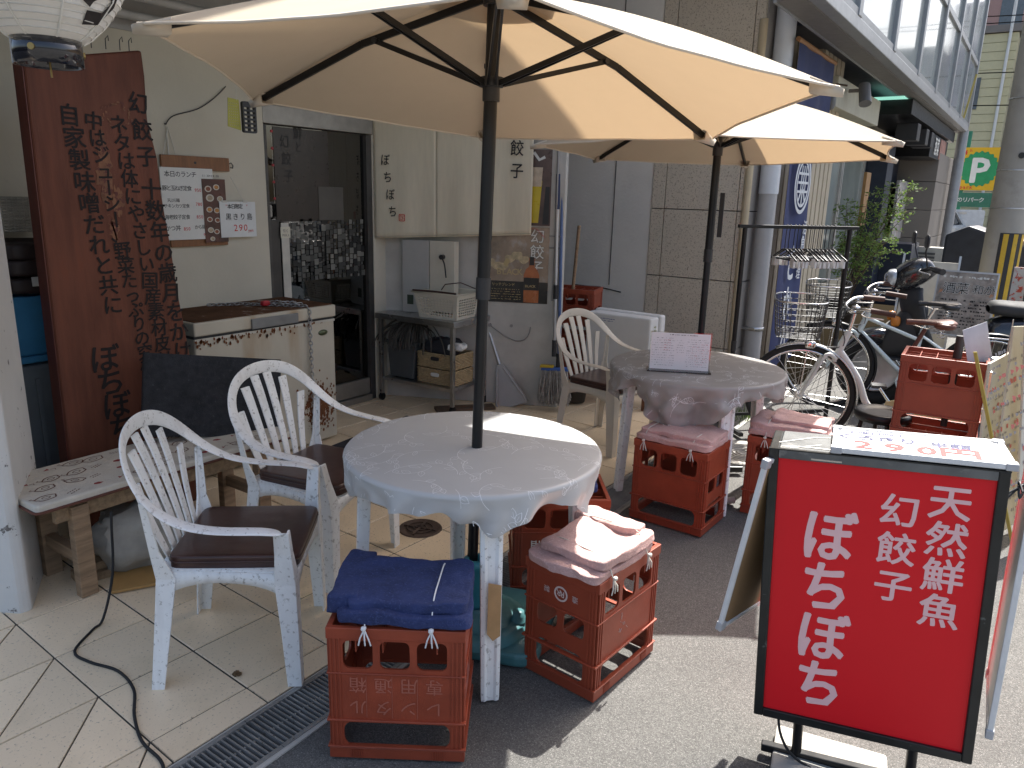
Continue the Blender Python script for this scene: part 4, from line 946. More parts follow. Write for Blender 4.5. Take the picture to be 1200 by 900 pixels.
chain('chain', [(.38, .44, .872), (.52, .34, .875), (.60, .22, .875), (.68, .1, .875), (.74, .0, .874), (.745, -.018, .85), (.745, -.02, .10)], t, M_chain)
chain('chain', [(.62, .26, .88), (.70, .20, .885), (.66, .13, .89), (.74, .11, .885), (.70, .05, .885), (.76, .06, .88)], t, M_chain)
MB().soft((.60, .2, .885), (.05, .035, .03), .4).out('padlock', mat('red_lock', (.45, .02, .03), .4), t)

# ---------------------------------------------------------------- menu boards on the beige wall (local x along the wall, y into it)
def wthing(name, label, cat, y, z, x=-3.975): return thing(name, label, cat, (x, y, z), 90)
t = wthing('lunch_menu', 'handwritten lunch menu with food photos hung on strings from a wooden bar', 'menu board', 2.38, 1.23)
MB().box(.0, .42, -.018, -.002, .40, .475).out('wooden_bar', mat('orange_wood', (.24, .10, .035), .5, var=.2, stretch=(9, 1, 1)), t, bevel=.002); MB().box(.02, .38, -.015, -.002, -.02, .05).out('wooden_bar', mat('orange_wood', (.24, .1, .035)), t, bevel=.002)
MB().box(-.02, .30, -.026, -.020, .02, .41).out('sheet', M_paper, t, bevel=.001)
mb = MB(); write(mb, row('本日のランチ', .02, .375, .035, .92)+row('11:30〜14:00', .235, .372, .018, .55)+row('豚と玉ねぎ定食', .0, .30, .030, .82)+row('天ぷら麺', .02, .235, .022, .8)+row('チキンカツ定食', .0, .205, .024, .9)+row('海老餃子定食', .0, .145, .028, .9)+row('かつ丼', .0, .085, .034, .9)+row('から揚', .175, .088, .026, .85), y=-.0265, bold=.012, jit=.06); mb.out('lettering', M_ink, t)
mb = MB(); write(mb, row('950', .185, .292, .026, .55)+row('780', .185, .215, .026, .55)+row('850', .185, .145, .026, .55)+row('850', .10, .08, .026, .55)+row('950', .22, .045, .022, .55), y=-.0265, bold=.012, jit=.06); mb.out('lettering', M_red, t)
ph = MB().box(.225, .375, -.029, -.0265, .0, .355).out('photo_sheet', mat('photo_dark', (.09, .03, .022), .3, var=.5, vs=14), t)
mb = MB(); rg = random.Random(6); mc = [MB(), MB(), MB()]
for (x, z, r) in ((.262, .30, .022), (.315, .31, .02), (.27, .25, .026), (.335, .245, .02), (.262, .185, .02), (.31, .18, .02), (.345, .185, .017), (.26, .13, .018), (.31, .125, .018), (.262, .07, .02), (.30, .06, .018), (.27, .02, .016)):
    mb.add([(x+r*math.cos(k*PI/8), -.0295, z+r*.8*math.sin(k*PI/8)) for k in range(16)], [tuple(range(16))])
    q = mc[rg.randrange(3)]; q.add([(x+r*.7*math.cos(k*PI/6), -.030, z+r*.55*math.sin(k*PI/6)) for k in range(12)], [tuple(range(12))])
mb.out('dish', mat('dish_white', (.6, .56, .48), .5), ph)
for k, c in enumerate(((.5, .22, .05), (.42, .33, .22), (.25, .07, .03))): mc[k].out('food', mat('food_%d' % k, c, .5, var=.4, vs=80), ph)
mb = MB(); mb.tube([(.0, -.012, .41), (.055, -.008, .60), (.05, -.004, .63)], .0022, 5); mb.tube([(.11, -.01, .40), (.06, -.006, .62)], .0022, 5); mb.tube([(.05, -.01, .41), (.053, -.006, .60)], .004, 5); mb.out('string', M_string, t)
mb = MB(); mb.tube(smooth([(.05, -.004, .63), (.10, -.004, .68), (.25, -.004, .73), (.36, -.004, .80), (.44, -.003, .87)]), .003, 5); mb.cyl((.05, -.01, .635), (.05, 0, .635), .005); mb.out('wire', M_blkp, t)
mb = MB(); mb.tube([(.42, -.002, .44), (.44, -.006, .45), (.45, -.01, .435), (.445, -.012, .42), (.43, -.012, .425)], .003, 6); mb.cyl((.2, -.02, .44), (.2, -.018, .44), .007); mb.out('hook', M_blkp, t)
t = wthing('shochu_notice', 'small white notice reading 290 hung by one string beside the lunch menu', 'notice', 2.705, 1.255, -3.945)
MB().box(0, .245, -.004, .0, .0, .205).out('sheet', mat('cool_paper', (.70, .71, .69), .4, var=.05, spot=8, spotc=(.5, .52, .5), spotw=.62, edge=.2), t)
mb = MB(); write(mb, row('本日限定', .065, .178, .030, .85), y=-.005, bold=.025, jit=.08); write(mb, row('黒きり島', .055, .118, .042, 1.15), y=-.005, bold=.01, jit=.06); mb.out('lettering', M_ink, t)
mb = MB(); write(mb, row('290', .10, .055, .055, .62), y=-.005, bold=.0, jit=.08); write(mb, row('yen', .19, .038, .026, .5), y=-.005, jit=.1); write(mb, [('"', .045, .178, .03), ('"', .185, .178, .03)], y=-.005); mb.out('lettering', M_red, t)
mb = MB(); mb.tube([(.17, -.002, .205), (.09, .0, .345)], .0018, 4); mb.box(.02, .05, -.006, .001, .20, .212); mb.box(.16, .19, -.006, .001, .20, .212); mb.out('string', M_string, t)
t = thing('insect_trap', 'black slotted plastic holder with a yellow mesh card hanging beside the door', 'insect trap', (-3.62, 2.60, 1.84), 90)
mb = MB(); plate(mb, rrect(.06, .145, -.01, .15, .012), [rrect(.068+c*.037, .068+c*.037+.03, .0+k*.022, .0+k*.022+.012, .003) for c in range(2) for k in range(6)], .02, Matrix.Identity(4)); mb.out('holder', M_blkp, t)
mb = MB(); plate(mb, [(-.025, .015), (.055, .0), (.05, .155), (-.015, .16)], [rrect(-.012+c*.012, -.006+c*.012, .02+k*.014, .026+k*.014, .002) for c in range(5) for k in range(9)], .004, Matrix.Translation((0, .01, 0))); mb.out('mesh_card', mat('yellow_mesh', (.45, .42, .08), .6), t)
mb = MB(); mb.tube([(.03, 0, .15), (.04, 0, .5), (.04, 0, .95)], .0015, 4); mb.out('string', M_string, t)
t = thing('charm_string', 'thin string of small red charms hanging at the left door frame', 'ornament', (-3.965, 3.115, 1.9), 90)
mb = MB(); mb.tube([(0, 0, 0), (0, 0, -.45)], .0012, 4); mb.out('string', M_string, t)
mb = MB(); [mb.soft((0, 0, -.02-k*.1), (.018, .012, .018), .8, .002, 90, 8, 6) for k in range(5)]; mb.out('charm', mat('charm_red', (.4, .04, .05), .5), t)

# ---------------------------------------------------------------- paper lantern
t = thing('paper_lantern', 'large white paper lantern with black brush writing hanging at the top left corner', 'lantern', (-1.68, .79, 2.0), 25); t.scale = (1.06, 1.06, 1.06)
M_lan = mat('lantern_paper', (.74, .73, .70), .8, var=.04, spot=8, spotc=(.55, .52, .46), spotw=.68, trans=.35, tcol=(.75, .72, .66))
def lan(u, v, d=0.):
    a = 2*PI*u; zz = -1+2*v; r = .152*(1-abs(zz)**2.4*.60); k = 34; r += .0022*abs(math.sin(v*k*PI/2*1.0))+d+.002*noise.noise(Vector((math.cos(a)*3, math.sin(a)*3, v*5)))
    return Vector((r*math.cos(a), r*math.sin(a), zz*.17))
mb = MB(); mb.grid(lambda u, v: lan(u, v), 56, 137, True); mb.out('shade', M_lan, t)
mb = MB()
for k in range(1, 34): mb.tube([lan(u/40, k/34, .0012) for u in range(40)], .0011, 4, True)
mb.out('hoop', mat('lantern_hoop', (.60, .58, .53), .8), t, kind='stuff')
for k in range(8): mb = MB(); mb.tube([lan(k/8+.03, j/30, .0022) for j in range(31)], .0022, 5); mb.out('paper_seam', mat('lantern_seam', (.66, .64, .58), .8), t)
for z0, z1 in ((-.215, -.165), (.165, .21)):
    mb = MB(); mb.lathe([(.055, z1), (.059, z1), (.059, z0), (.055, z0), (.051, z0+.005), (.051, z1)], 36); mb.out('ring', mat('lacquer_black', (.012, .013, .018), .15, coat=.6), t)
mb = MB(); [mb.cyl((.057*math.cos(a), .057*math.sin(a), -.19), (.062*math.cos(a), .062*math.sin(a), -.19), .006) for a in (-1.3, .8, 3)]; mb.tube([(0, 0, -.16), (.003, 0, -.235)], .002, 5); mb.out('rivet', mat('brass', (.35, .25, .1), .4, .8), t)
mb = MB(); s0 = []
def lwrite(ch, a0, v0, size):
    vs, fs = glyph(ch, .045); o = []
    for v in vs:
        p = lan((a0+v.x*size/.158)/(2*PI), .5+(v0+v.y*size)/.34, .0042); o.append(p)
    mb.add(o, fs)
AL = R_(-22)
for ch, v0, sz in (('ぼ', .07, .17), ('ち', -.09, .13)): lwrite(ch, AL+.36, v0, sz)
mb.out('lettering', M_ink, t); mb = MB(); mb.tube([(0, 0, .2), (0, 0, .9)], .003, 5); mb.out('cord', M_blkp, t)

# ---------------------------------------------------------------- noren curtain (local frame: along the bay wall)
M_nor = mat('noren_linen', (.82, .745, .575), .9, var=.05, vs=5, stretch=(8, 1, 1), bump=.35, bs=120, streak=5, streakc=(.72, .65, .50), trans=.15, tcol=(.6, .5, .33))
t = thing('noren_curtain', 'cream noren curtain of three panels with brush writing over the window bay', 'curtain', (-4.0, 4.0, 0), 27)
MB().cyl((-.03, 0, 2.04), (1.2, 0, 2.04), .011, n=10).out('rod', M_blkp, t)
xs_ = [.015, .467, .81, 1.155]
for k in range(3):
    a, b = xs_[k]+.0005, xs_[k+1]-.0005; z0 = 1.208
    def fn(u, v, a=a, b=b, z0=z0, k=k): x = a+(b-a)*u; zb_ = z0+.05*x; return Vector((x, -.006-.010*(1-v)*math.sin(x*11)-.004*math.sin(x*31)*(1-v), zb_+(2.05-zb_)*v))
    mb = MB(); mb.grid(fn, 22, 20); mb.out('panel', M_nor, t, solid=.0015)
    mb = MB(); mb.tube([fn(j/16, .0)+Vector((0, -.001, .012)) for j in range(17)], .0015, 4); mb.tube([fn(0, j/10) for j in range(11)], .0018, 4); mb.out('seam', mat('noren_seam', (.45, .40, .30), .9), t)
mb = MB(); write(mb, col('ぼちぼち', .105, 1.755, .155, 1.40, .085), y=-.026, bold=.012, jit=.06, sx=.8); write(mb, col('幻餃子', 1.04, 2.0, 1.045, 1.70, .11), y=-.026, bold=.018, jit=.04, sx=.85); mb.out('lettering', M_ink, t)
mb = MB(); plate(mb, rrect(.20, .245, 1.335, 1.385, .008), [rrect(.204, .241, 1.339, 1.381, .006)], .001, Matrix.Translation((0, -.026, 0))); lines(mb, .207, .238, 1.342, 1.378, 4, -.0265, random.Random(3), .008, .9); mb.out('seal', M_red, t)

# ---------------------------------------------------------------- posters on the bay
t = thing('beer_poster', 'upper poster on the bay showing a yellow beer mug, partly behind the curtain', 'poster', (WP[0], WP[1], 0), WA)
MB().box(-.40, -.10, -.008, -.003, 1.33, 1.85).out('sheet', mat('poster_brown', (.10, .06, .05), .3, var=.5, vs=6), t)
mb = MB(); mb.add([(-.345, -.009, 1.35), (-.185, -.009, 1.35), (-.165, -.009, 1.64), (-.345, -.009, 1.64)], [(0, 1, 2, 3)]); mb.out('mug_print', mat('beer_yellow', (.60, .46, .02), .3, var=.1), t)
mb = MB(); mb.add([(-.345, -.0095, 1.60), (-.170, -.0095, 1.60), (-.163, -.0095, 1.73), (-.345, -.0095, 1.73)], [(0, 1, 2, 3)]); mb.out('foam_print', mat('foam_print', (.55, .45, .33), .4, var=.2, vs=20), t)
mb = MB(); mb.add([(-.155, -.0096, 1.34), (-.11, -.0096, 1.34), (-.11, -.0096, 1.60), (-.14, -.0096, 1.6)], [(0, 1, 2, 3)]); mb.out('bottle_print', M_blkp, t)
mb = MB(); [mb.ribbon([(-.23, -.0094, 1.83), (-.19, -.0094, 1.78), (-.15, -.0094, 1.80)], .02, (0, 1, 0)), mb.ribbon([(-.34, -.0097, 1.69), (-.24, -.0097, 1.69)], .02, (0, 1, 0))]; mb.out('print', M_paper, t)
t = thing('dumpling_poster', 'lower glossy poster on the bay with gyoza photo, whisky bottle and the word BLACK', 'poster', (WP[0], WP[1], 0), WA)
MB().box(-.62, -.10, -.008, -.003, .775, 1.32).out('sheet', mat('poster_gyoza', (.33, .25, .18), .25, var=.45, vs=5, spot=8, spotc=(.46, .44, .42), spotw=.54, edge=.2), t)
MB().box(-.62, -.10, -.009, -.008, .775, .93).out('black_band', mat('band_black', (.018, .016, .014), .2, var=.3), t)
mb = MB(); rg = random.Random(2)
for k in range(7): x, z = -.58+k*.05, 1.02+.03*math.sin(k*1.7)+k*.015; mb.add([(x+.04*math.cos(a), -.0085-.0001*k, z+.028*math.sin(a)*(1+.2*math.sin(3*a))) for a in [q*PI/8 for q in range(16)]], [tuple(range(16))])
mb.out('dumpling_print', mat('dumpling_print', (.50, .40, .24), .3, var=.4, vs=30), t)
mb = MB(); write(mb, col('幻餃子', -.185, 1.255, -.185, 1.035, .105), y=-.0098, bold=.06); mb.out('lettering', mat('black_outline', (.03, .025, .02), .4), t)
mb = MB(); write(mb, col('幻餃子', -.185, 1.255, -.185, 1.035, .105), y=-.0104, bold=.02); mb.out('lettering', M_paper, t)
mb = MB(); write(mb, row('BLACK', -.46, 1.00, .062, .62), y=-.0106, bold=.02); write(mb, row('リッチブレンド', -.50, .905, .026, .95), y=-.0106); lines(mb, -.60, -.30, .79, .88, 5, -.0106, random.Random(4), .007)
mb.add([(-.405+.02*math.cos(a)*(1+.4*math.sin(2*a)), -.0106, 1.065+.03*math.sin(a)) for a in [q*PI/6 for q in range(12)]], [tuple(range(12))]); mb.out('lettering', mat('gold_print', (.50, .38, .18), .4), t)
mb = MB(); mb.prism([(-.275, .78), (-.165, .78), (-.163, .98), (-.18, 1.02), (-.20, 1.04), (-.20, 1.10), (-.24, 1.10), (-.24, 1.04), (-.262, 1.02), (-.277, .98)], -.0112, -.0108, 'y'); mb.out('bottle_print', mat('whisky_amber', (.42, .13, .04), .25, var=.3), t)
MB().box(-.276, -.164, -.0118, -.0113, .87, .96).box(-.237, -.203, -.0118, -.0113, 1.05, 1.11).out('bottle_label', mat('label_black', (.02, .015, .012), .3), t)
mb = MB(); write(mb, row('BLACK', -.258, .90, .025, .62), y=-.0122, bold=.02); mb.out('lettering', mat('gold_print', (.5, .38, .18)), t)
mb = MB(); mb.tube([(-.135, -.0108, 1.25), (-.19, -.0108, 1.305), (-.30, -.0108, 1.315)], .008, 4, flat=.15); mb.out('red_arc', M_red, t)

# ---------------------------------------------------------------- steel shelf and what stands on it
SX, SY, SA = -3.93, 3.99, 3.
t = thing('steel_shelf', 'low stainless steel trolley shelf standing under the noren', 'shelf', (SX, SY, 0), SA)
for x, y in ((0, 0), (.66, 0), (0, .40), (.66, .40)):
    l_ = MB().box(x-.014, x+.014, y-.014, y+.014, .055, .655).out('leg', M_steel, t, bevel=.002)
    mb = MB(); mb.cyl((x-.012, y, .028), (x+.012, y, .028), .027, n=16); mb.box(x-.016, x+.016, y-.01, y+.01, .035, .056); mb.out('caster', M_blk, l_)
MB().box(-.03, .69, -.03, .43, .655, .672).box(-.03, .69, -.03, -.024, .63, .655).box(.684, .69, -.024, .43, .63, .655).out('top_shelf', M_steel, t, bevel=.002)
MB().box(.01, .65, 0, .40, .16, .185).out('lower_shelf', M_steel, t, bevel=.002)
def on_shelf(name, label, cat, x, y, z, az=0):
    c, s = math.cos(R_(SA)), math.sin(R_(SA)); return thing(name, label, cat, (SX+x*c-y*s, SY+x*s+y*c, z), SA+az)
t = on_shelf('laundry_basket', 'cream perforated plastic basket standing on top of the steel shelf', 'basket', .50, .15, .674, 4)
M_pb = mat('cream_plastic', (.60, .56, .46), .45, var=.05)
for nm, (hw0, hw1), Mx in (('front', (.15, .185), Matrix.Translation((0, -.13, 0)) @ Matrix.Rotation(R_(8), 4, 'X')), ('back', (.15, .185), Matrix.Translation((0, .13, 0)) @ Matrix.Rotation(R_(-8), 4, 'X')),
                           ('left', (.125, .155), Matrix.Translation((-.155, 0, 0)) @ Matrix.Rotation(R_(-8), 4, 'Y') @ Matrix.Rotation(PI/2, 4, 'Z')), ('right', (.125, .155), Matrix.Translation((.155, 0, 0)) @ Matrix.Rotation(R_(8), 4, 'Y') @ Matrix.Rotation(PI/2, 4, 'Z'))):
    holes = []
    for r in range(7):
        w_ = hw0+(hw1-hw0)*(r/9)-.018; n = 11 if hw0 > .14 else 8
        for k in range(n): x = -w_+2*w_*k/n; holes.append(rrect(x+.003, x+2*w_/n-.003, .022+r*.019, .022+r*.019+.013, .003, 1))
    mb = MB(); plate(mb, [(-hw0, 0), (hw0, 0), (hw1, .185), (-hw1, .185)], holes, .003, Mx); mb.out('side_wall', M_pb, t)
mb = MB(); mb.tube([(-.195, -.165, .185), (.195, -.165, .185), (.195, .165, .185), (-.195, .165, .185)], .007, 6, True); mb.out('rim', M_pb, t); MB().box(-.15, .15, -.125, .125, 0, .004).out('bottom', M_pb, t)
mb = MB(); mb.tube([(-.18, -.172, .196), (.0, -.178, .20), (.18, -.172, .196)], .007, 6); mb.tube([(-.05, 0, .19), (0, -.03, .235), (.10, .02, .25), (.2, .06, .21)], .004, 6); mb.out('handle', mat('dark_brown_plastic', (.06, .03, .025), .5), t)
for k, z in ((0, .187), (1, .305)):
    t = on_shelf('woven_basket', ('lower' if k == 0 else 'upper')+' tan woven rush basket on the bottom tier of the steel shelf', 'basket', .47, .17, z)
    mb = MB()
    for r in range(9):
        zz = .006+r*.0122
        pts = []
        for s in range(44):
            q = s/44*4; e = int(q); f = q-e; cx = [(-.16, -.12), (.16, -.12), (.16, .12), (-.16, .12)]; p = cx[e]; p2 = cx[(e+1) % 4]; off = .003*(1 if (s+r) % 2 else -1)
            pts.append((p[0]+(p2[0]-p[0])*f+(off if e % 2 else 0), p[1]+(p2[1]-p[1])*f+(0 if e % 2 else off), zz))
        mb.tube(pts, .0072, 5, True)
    mb.out('weave', mat('rush_weave', (.42, .31, .17), .85, var=.25, vs=40), t)
    MB().box(-.15, .15, -.11, .11, 0, .005).out('bottom', mat('rush_weave', (.42, .31, .17)), t)
    mb = MB(); mb.soft((0, -.128, .07), (.075, .012, .028), .5); mb.out('grip_hole', M_blkp, t) if k else mb.out('tag', M_paper, t)
t = on_shelf('grey_bin', 'dark grey plastic tub on the bottom tier of the steel shelf', 'tub', .15, .18, .187)
mb = MB(); mb.prism([(-.11, 0), (.11, 0), (.14, .26), (-.14, .26)], -.13, .13, 'y'); mb.out('body', mat('dark_tub', (.08, .085, .085), .5), t, bevel=.008); MB().box(-.15, .15, -.145, .145, .255, .275).out('rim', mat('dark_tub', (.08, .085, .085)), t, bevel=.004)
t = on_shelf('rag_mop', 'old dark string mop head and rags piled on the grey tub', 'mop head', .20, .12, .47)
mb = MB(); rg = random.Random(31)
for k in range(70):
    x = rg.gauss(0, .09); y = rg.gauss(0, .04); pts = [Vector((x*.3, y*.3, .12)), Vector((x*.8, y, .11+rg.uniform(-.02, .04))), Vector((x*1.4, y*1.4-.05, .05)), Vector((x*1.6+rg.uniform(-.02, .02), y*1.5-.08, -.04+rg.uniform(-.03, .02)))]; mb.tube(smooth(pts, 3), .005, 4)
mb.out('strand', mat('dirty_string', (.10, .09, .075), .95, var=.4, vs=30), t, kind='stuff')
MB().soft((.27, .03, -.02), (.26, .2, .14), .7, .03, 9, 24, 14).out('rag', mat('dark_rag', (.03, .03, .035), .9), t); MB().soft((.43, -.02, .0), (.13, .1, .05), .7, .03, 15, 20, 12).out('white_bag', M_paper, t)
t = thing('wood_wedge', 'dark wooden plank lying on the tiles under the right casters of the shelf', 'timber', (-3.33, 4.12, 0), 50); MB().box(-.14, .3, -.05, .06, .0, .022).out('plank', mat('dark_plank', (.10, .065, .04), .7, var=.3, stretch=(1, 9, 9)), t, bevel=.003)
t = thing('cabinet', 'off white metal cabinet door leaning above the shelf against the bay', 'cabinet', (-3.83, 4.12, .674), 14)
MB().box(0, .215, 0, .03, 0, .53).out('door', mat('cabinet_white', (.50, .49, .46), .5, var=.05, streak=5, streakc=(.4, .38, .34)), t, bevel=.004); MB().box(.22, .42, .005, .08, 0.02, .53).out('side', M_col, t, bevel=.004)
MB().box(.04, .09, -.003, .0, .06, .13).out('plate', mat('dark_green_plate', (.05, .07, .05), .4), t); mb = MB(); mb.cyl((.33, .005, .42), (.33, -.03, .42), .018); mb.tube(smooth([(.33, -.03, .42), (.37, -.06, .38), (.385, -.06, .28)]), .006, 6); mb.out('knob', M_blkp, t)
# dustpan, mop
t = thing('dustpan', 'long handled grey plastic dustpan leaning against the bay wall', 'dustpan', (-3.055, 4.47, 0), rot=(R_(-8), R_(-21), R_(25)))
mb = MB(); mb.prism([(-.10, .0), (.12, .0), (.125, .03), (.03, .33), (-.02, .33), (-.11, .03)], -.012, .012, 'y'); mb.out('pan', mat('pan_grey', (.42, .42, .42), .5, var=.06), t, bevel=.006)
mb = MB(); mb.tube([(-.10, -.02, .01), (-.1, -.05, .05), (-.02, -.03, .30)], .008, 5); mb.tube([(.12, -.02, .01), (.12, -.05, .05), (.03, -.03, .30)], .008, 5); mb.out('pan_wall', mat('pan_grey', (.42, .42, .42)), t)
MB().cyl((.005, 0, .33), (.005, 0, .78), .0125, n=12).out('handle', M_alu, t); mb = MB(); mb.cyl((.005, 0, .66), (.06, -.01, .68), .007); mb.cyl((.06, -.01, .68), (.075, -.012, .685), .011); mb.out('grip', M_pb, t)
t = thing('mop', 'string mop with blue and silver pole hanging head down by the bay corner', 'mop', (-2.78, 4.60, .0), rot=(R_(-2.5), R_(-1.2), R_(25)))
MB().cyl((0, 0, .40), (0, 0, 1.45), .0125, n=12).out('pole', M_alu, t); MB().cyl((0, 0, 1.45), (0, 0, 1.69), .0165, n=12).out('grip', mat('navy_grip', (.015, .03, .09), .5), t)
MB().cyl((.035, .012, .30), (.028, .012, 1.66), .0115, n=12).out('blue_pole', mat('blue_pole', (.09, .15, .32), .4), t)
mb = MB(); mb.cyl((0, 0, .40), (0, 0, .52), .017); mb.cyl((0, 0, .82), (0, 0, .92), .0165); mb.cyl((.03, .01, .30), (.033, .01, .42), .017); mb.out('sleeve', M_blkp, t)
MB().box(-.09, .11, -.03, .03, .295, .32).out('clamp', mat('blue_clamp', (.04, .12, .40), .5), t, bevel=.006); MB().box(-.10, .0, -.035, .02, .318, .335).out('clip', mat('yellow_clip', (.6, .40, .02), .5), t, bevel=.004)
mb = MB(); rg = random.Random(17)
for k in range(230):
    x = rg.uniform(-.08, .10); y = rg.uniform(-.03, .02); e = Vector((x*1.25+rg.uniform(-.02, .02), y-.02+rg.uniform(-.03, .02), .06+rg.uniform(-.02, .04))); a = Vector((x, y, .30)); m_ = a.lerp(e, .5)+Vector((rg.uniform(-.015, .015), rg.uniform(-.02, .01), 0)); mb.tube(smooth([a, m_, e], 3), .0048, 4)
mb.out('strand', mat('mop_string', (.34, .32, .29), .95, var=.3, vs=40), t, kind='stuff')
t = thing('plant_pot', 'small dark bucket standing in the corner below the mop', 'bucket', (-2.76, 4.88, 0)); MB().lathe([(0, .01), (.08, .01), (.10, .14), (.108, .14), (.108, .15), (.095, .15), (.075, .02)], 24).out('body', mat('dark_bucket', (.05, .045, .04), .6), t)
t = thing('wooden_pole', 'thin brown wooden pole standing behind the mop', 'pole', (-3.0, 5.2, 0)); MB().tube([(0, 0, .82), (.03, 0, 1.32)], .014, 8).out('stick', M_wood, t)
# styrofoam box on its stand
t = thing('foam_box', 'white styrofoam fish box standing on its side behind the yellowed chair', 'box', (-2.50, 5.02, .24), -2)
M_foam = mat('styrofoam', (.66, .66, .65), .8, var=.03, bump=.3, bs=150)
MB().box(-.27, .27, -.0, .14, 0, .45).out('box', M_foam, t, bevel=.014, seg=3); MB().box(-.285, .285, .142, .22, -.01, .46).out('lid', M_foam, t, bevel=.016, seg=3)
mb = MB(); lines(mb, -.18, -.03, .39, .42, 2, -.002, random.Random(1), .010); mb.out('lettering', mat('blue_print', (.10, .13, .3), .6), t)
mb = MB(); M = Matrix.Translation((.2715, .0, 0)) @ Matrix.Rotation(PI/2, 4, 'Z'); lines(mb, .02, .09, .08, .40, 11, -.002, random.Random(2), .02, .8, M); mb.out('lettering', mat('green_red_print', (.25, .25, .12), .6), t)
t = thing('low_stand', 'low brown wooden stand under the styrofoam box', 'stand', (-2.50, 5.1, 0)); mb = MB(); mb.box(-.3, .3, -.12, .14, .19, .225); [mb.box(x-.02, x+.02, y-.02, y+.02, 0, .19) for x in (-.27, .27) for y in (-.09, .11)]; mb.out('frame', mat('brown_stand', (.14, .06, .03), .6, var=.3), t, bevel=.002)
# floor mat in the doorway
o = MB().box(-.28, .28, -.45, .45, 0, .012).out('door_mat', mat('door_mat', (.03, .032, .04), .95, var=.3, vs=40), bevel=.003); tag(o, 'dark rubber doormat on the tiles between freezer and door', 'mat', loc=(-3.15, 3.35, .001), az=6)
# price card on the far table
t = thing('menu_card', 'clear stand holding a sheet printed with drink prices on the far table', 'menu card', (-1.43, 3.60, .685), 26)
M_acr = glass('clear_acrylic', (.9, .9, .9), .03)
o = MB().box(-.155, .155, .003, .006, .0, .20).out('acrylic_sheet', M_acr, t); MB().box(-.148, .148, -.0015, .0015, .005, .195).out('paper_sheet', mat('pinkish_paper', (.82, .79, .79), .5, var=.04), t)
MB().box(-.16, .16, -.05, .05, .0, .004).out('foot', M_acr, t)
for k, (mm, sd) in enumerate(((M_ink, 3), (M_red, 9))):
    mb = MB(); rg = random.Random(sd)
    if k == 0: lines(mb, -.14, -.03, .02, .175, 12, -.0035, rg, .003, .45); lines(mb, -.02, .02, .09, .165, 6, -.0035, rg, .003, .5); lines(mb, .03, .14, .02, .17, 13, -.0035, rg, .003, .4); lines(mb, -.06, .08, .183, .19, 1, -.0035, rg, .005)
    else: lines(mb, -.08, -.05, .10, .165, 5, -.0036, rg, .004, .5); lines(mb, .06, .14, .03, .15, 8, -.0036, rg, .004, .2)
    mb.out('print', mm, t)
# ---------------------------------------------------------------- red lit signboard in the foreground
t = thing('stand_signboard', 'red illuminated stand signboard with pale brush characters and black frame in the right foreground', 'sign', (-.434, 1.869, 0), rot=(0, R_(-2.9), R_(11.1)))
SW, SD, Z0, Z1 = .520, .165, .178, .945
M_fr = mat('sign_frame_black', (.018, .020, .020), .35, .2, var=.4, spot=22, spotc=(.10, .115, .11), spotw=.63, edge=.05)
M_face = mat('red_acrylic', (.74, .012, .020), .4, var=.04, vs=2, spec=.25)
f = .024
MB().box(0, f, -.006, SD, Z0, Z1).out('frame_side', M_fr, t, bevel=.003); MB().box(SW-f, SW, -.006, SD, Z0, Z1).out('frame_side', M_fr, t, bevel=.003)
MB().box(f, SW-f, -.006, SD, Z1-f, Z1).out('frame_top', mat('sign_top_grey', (.13, .135, .135), .45, .3, var=.3, spot=9, spotc=(.32, .31, .29), spotw=.58, edge=.15), t, bevel=.002); MB().box(f, SW-f, -.006, SD, Z0, Z0+f).out('frame_bottom', M_fr, t, bevel=.002)
MB().box(0, SW, -.0062, .004, Z1-.002, Z1+.001).out('frame_edge', M_fr, t)
fc = MB().box(f, SW-f, .002, .006, Z0+f, Z1-f).out('face_panel', M_face, t); MB().box(f, SW-f, SD-.006, SD-.002, Z0+f, Z1-f).out('back_panel', M_face, t)
M_pl = mat('pale_pink_lettering', (.84, .52, .52), .35, var=.04)
def fx(u): return f+u*(SW-2*f)
def fz(v): return Z1-f-v*(Z1-Z0-2*f)
mb = MB(); write(mb, col('ぼちぼち', fx(.275), fz(.27), fx(.285), fz(.855), .150), y=.0012, bold=.045, sx=.84, slant=.04)
write(mb, col('幻餃子', fx(.595), fz(.145), fx(.60), fz(.42), .088), y=.0012, bold=.035, slant=.03); write(mb, col('天然鮮魚', fx(.815), fz(.095), fx(.82), fz(.485), .092), y=.0012, bold=.035, slant=.03)
mb.out('lettering', M_pl, t)
for x in (.115, .40): MB().cyl((x, SD/2, .0), (x, SD/2, Z0), .0135, n=14).out('leg', M_blk, t)
MB().box(.02, .50, SD/2-.012, SD/2+.012, .008, .032).out('foot_bar', M_blk, t, bevel=.003)
MB().box(.10, .17, -.0065, -.0045, Z1-.02, Z1-.016).out('screw', M_steel, t)
mb = MB(); mb.tube(smooth([(.06, .05, Z0), (.075, .03, .10), (.13, .05, .02), (.30, .0, .006), (.55, -.2, .006)]), .004, 6); mb.out('cable', M_rub, t)
mb = MB(); mb.ribbon([(.03, .02, Z1+.0015), (.09, .03, Z1+.0015), (.17, .025, Z1+.0015)], .006, (0, 0, 1)); mb.ribbon([(.02, .05, Z1+.0015), (.10, .12, Z1+.0015), (.14, .13, Z1+.0015)], .004, (0, 0, 1)); mb.ribbon([(.05, .01, Z1+.0015), (.12, .06, Z1+.0015)], .003, (0, 0, 1)); mb.out('tape', M_paper, t)
o = MB().prism(rrect(-.15, .15, -.12, .12, .01), 0, .03, 'z').out('base_slab', M_conc, bevel=.006); tag(o, 'flat grey concrete slab on the asphalt weighing down the red signboard', 'slab', loc=(-.25, 1.98, -.006), az=11)
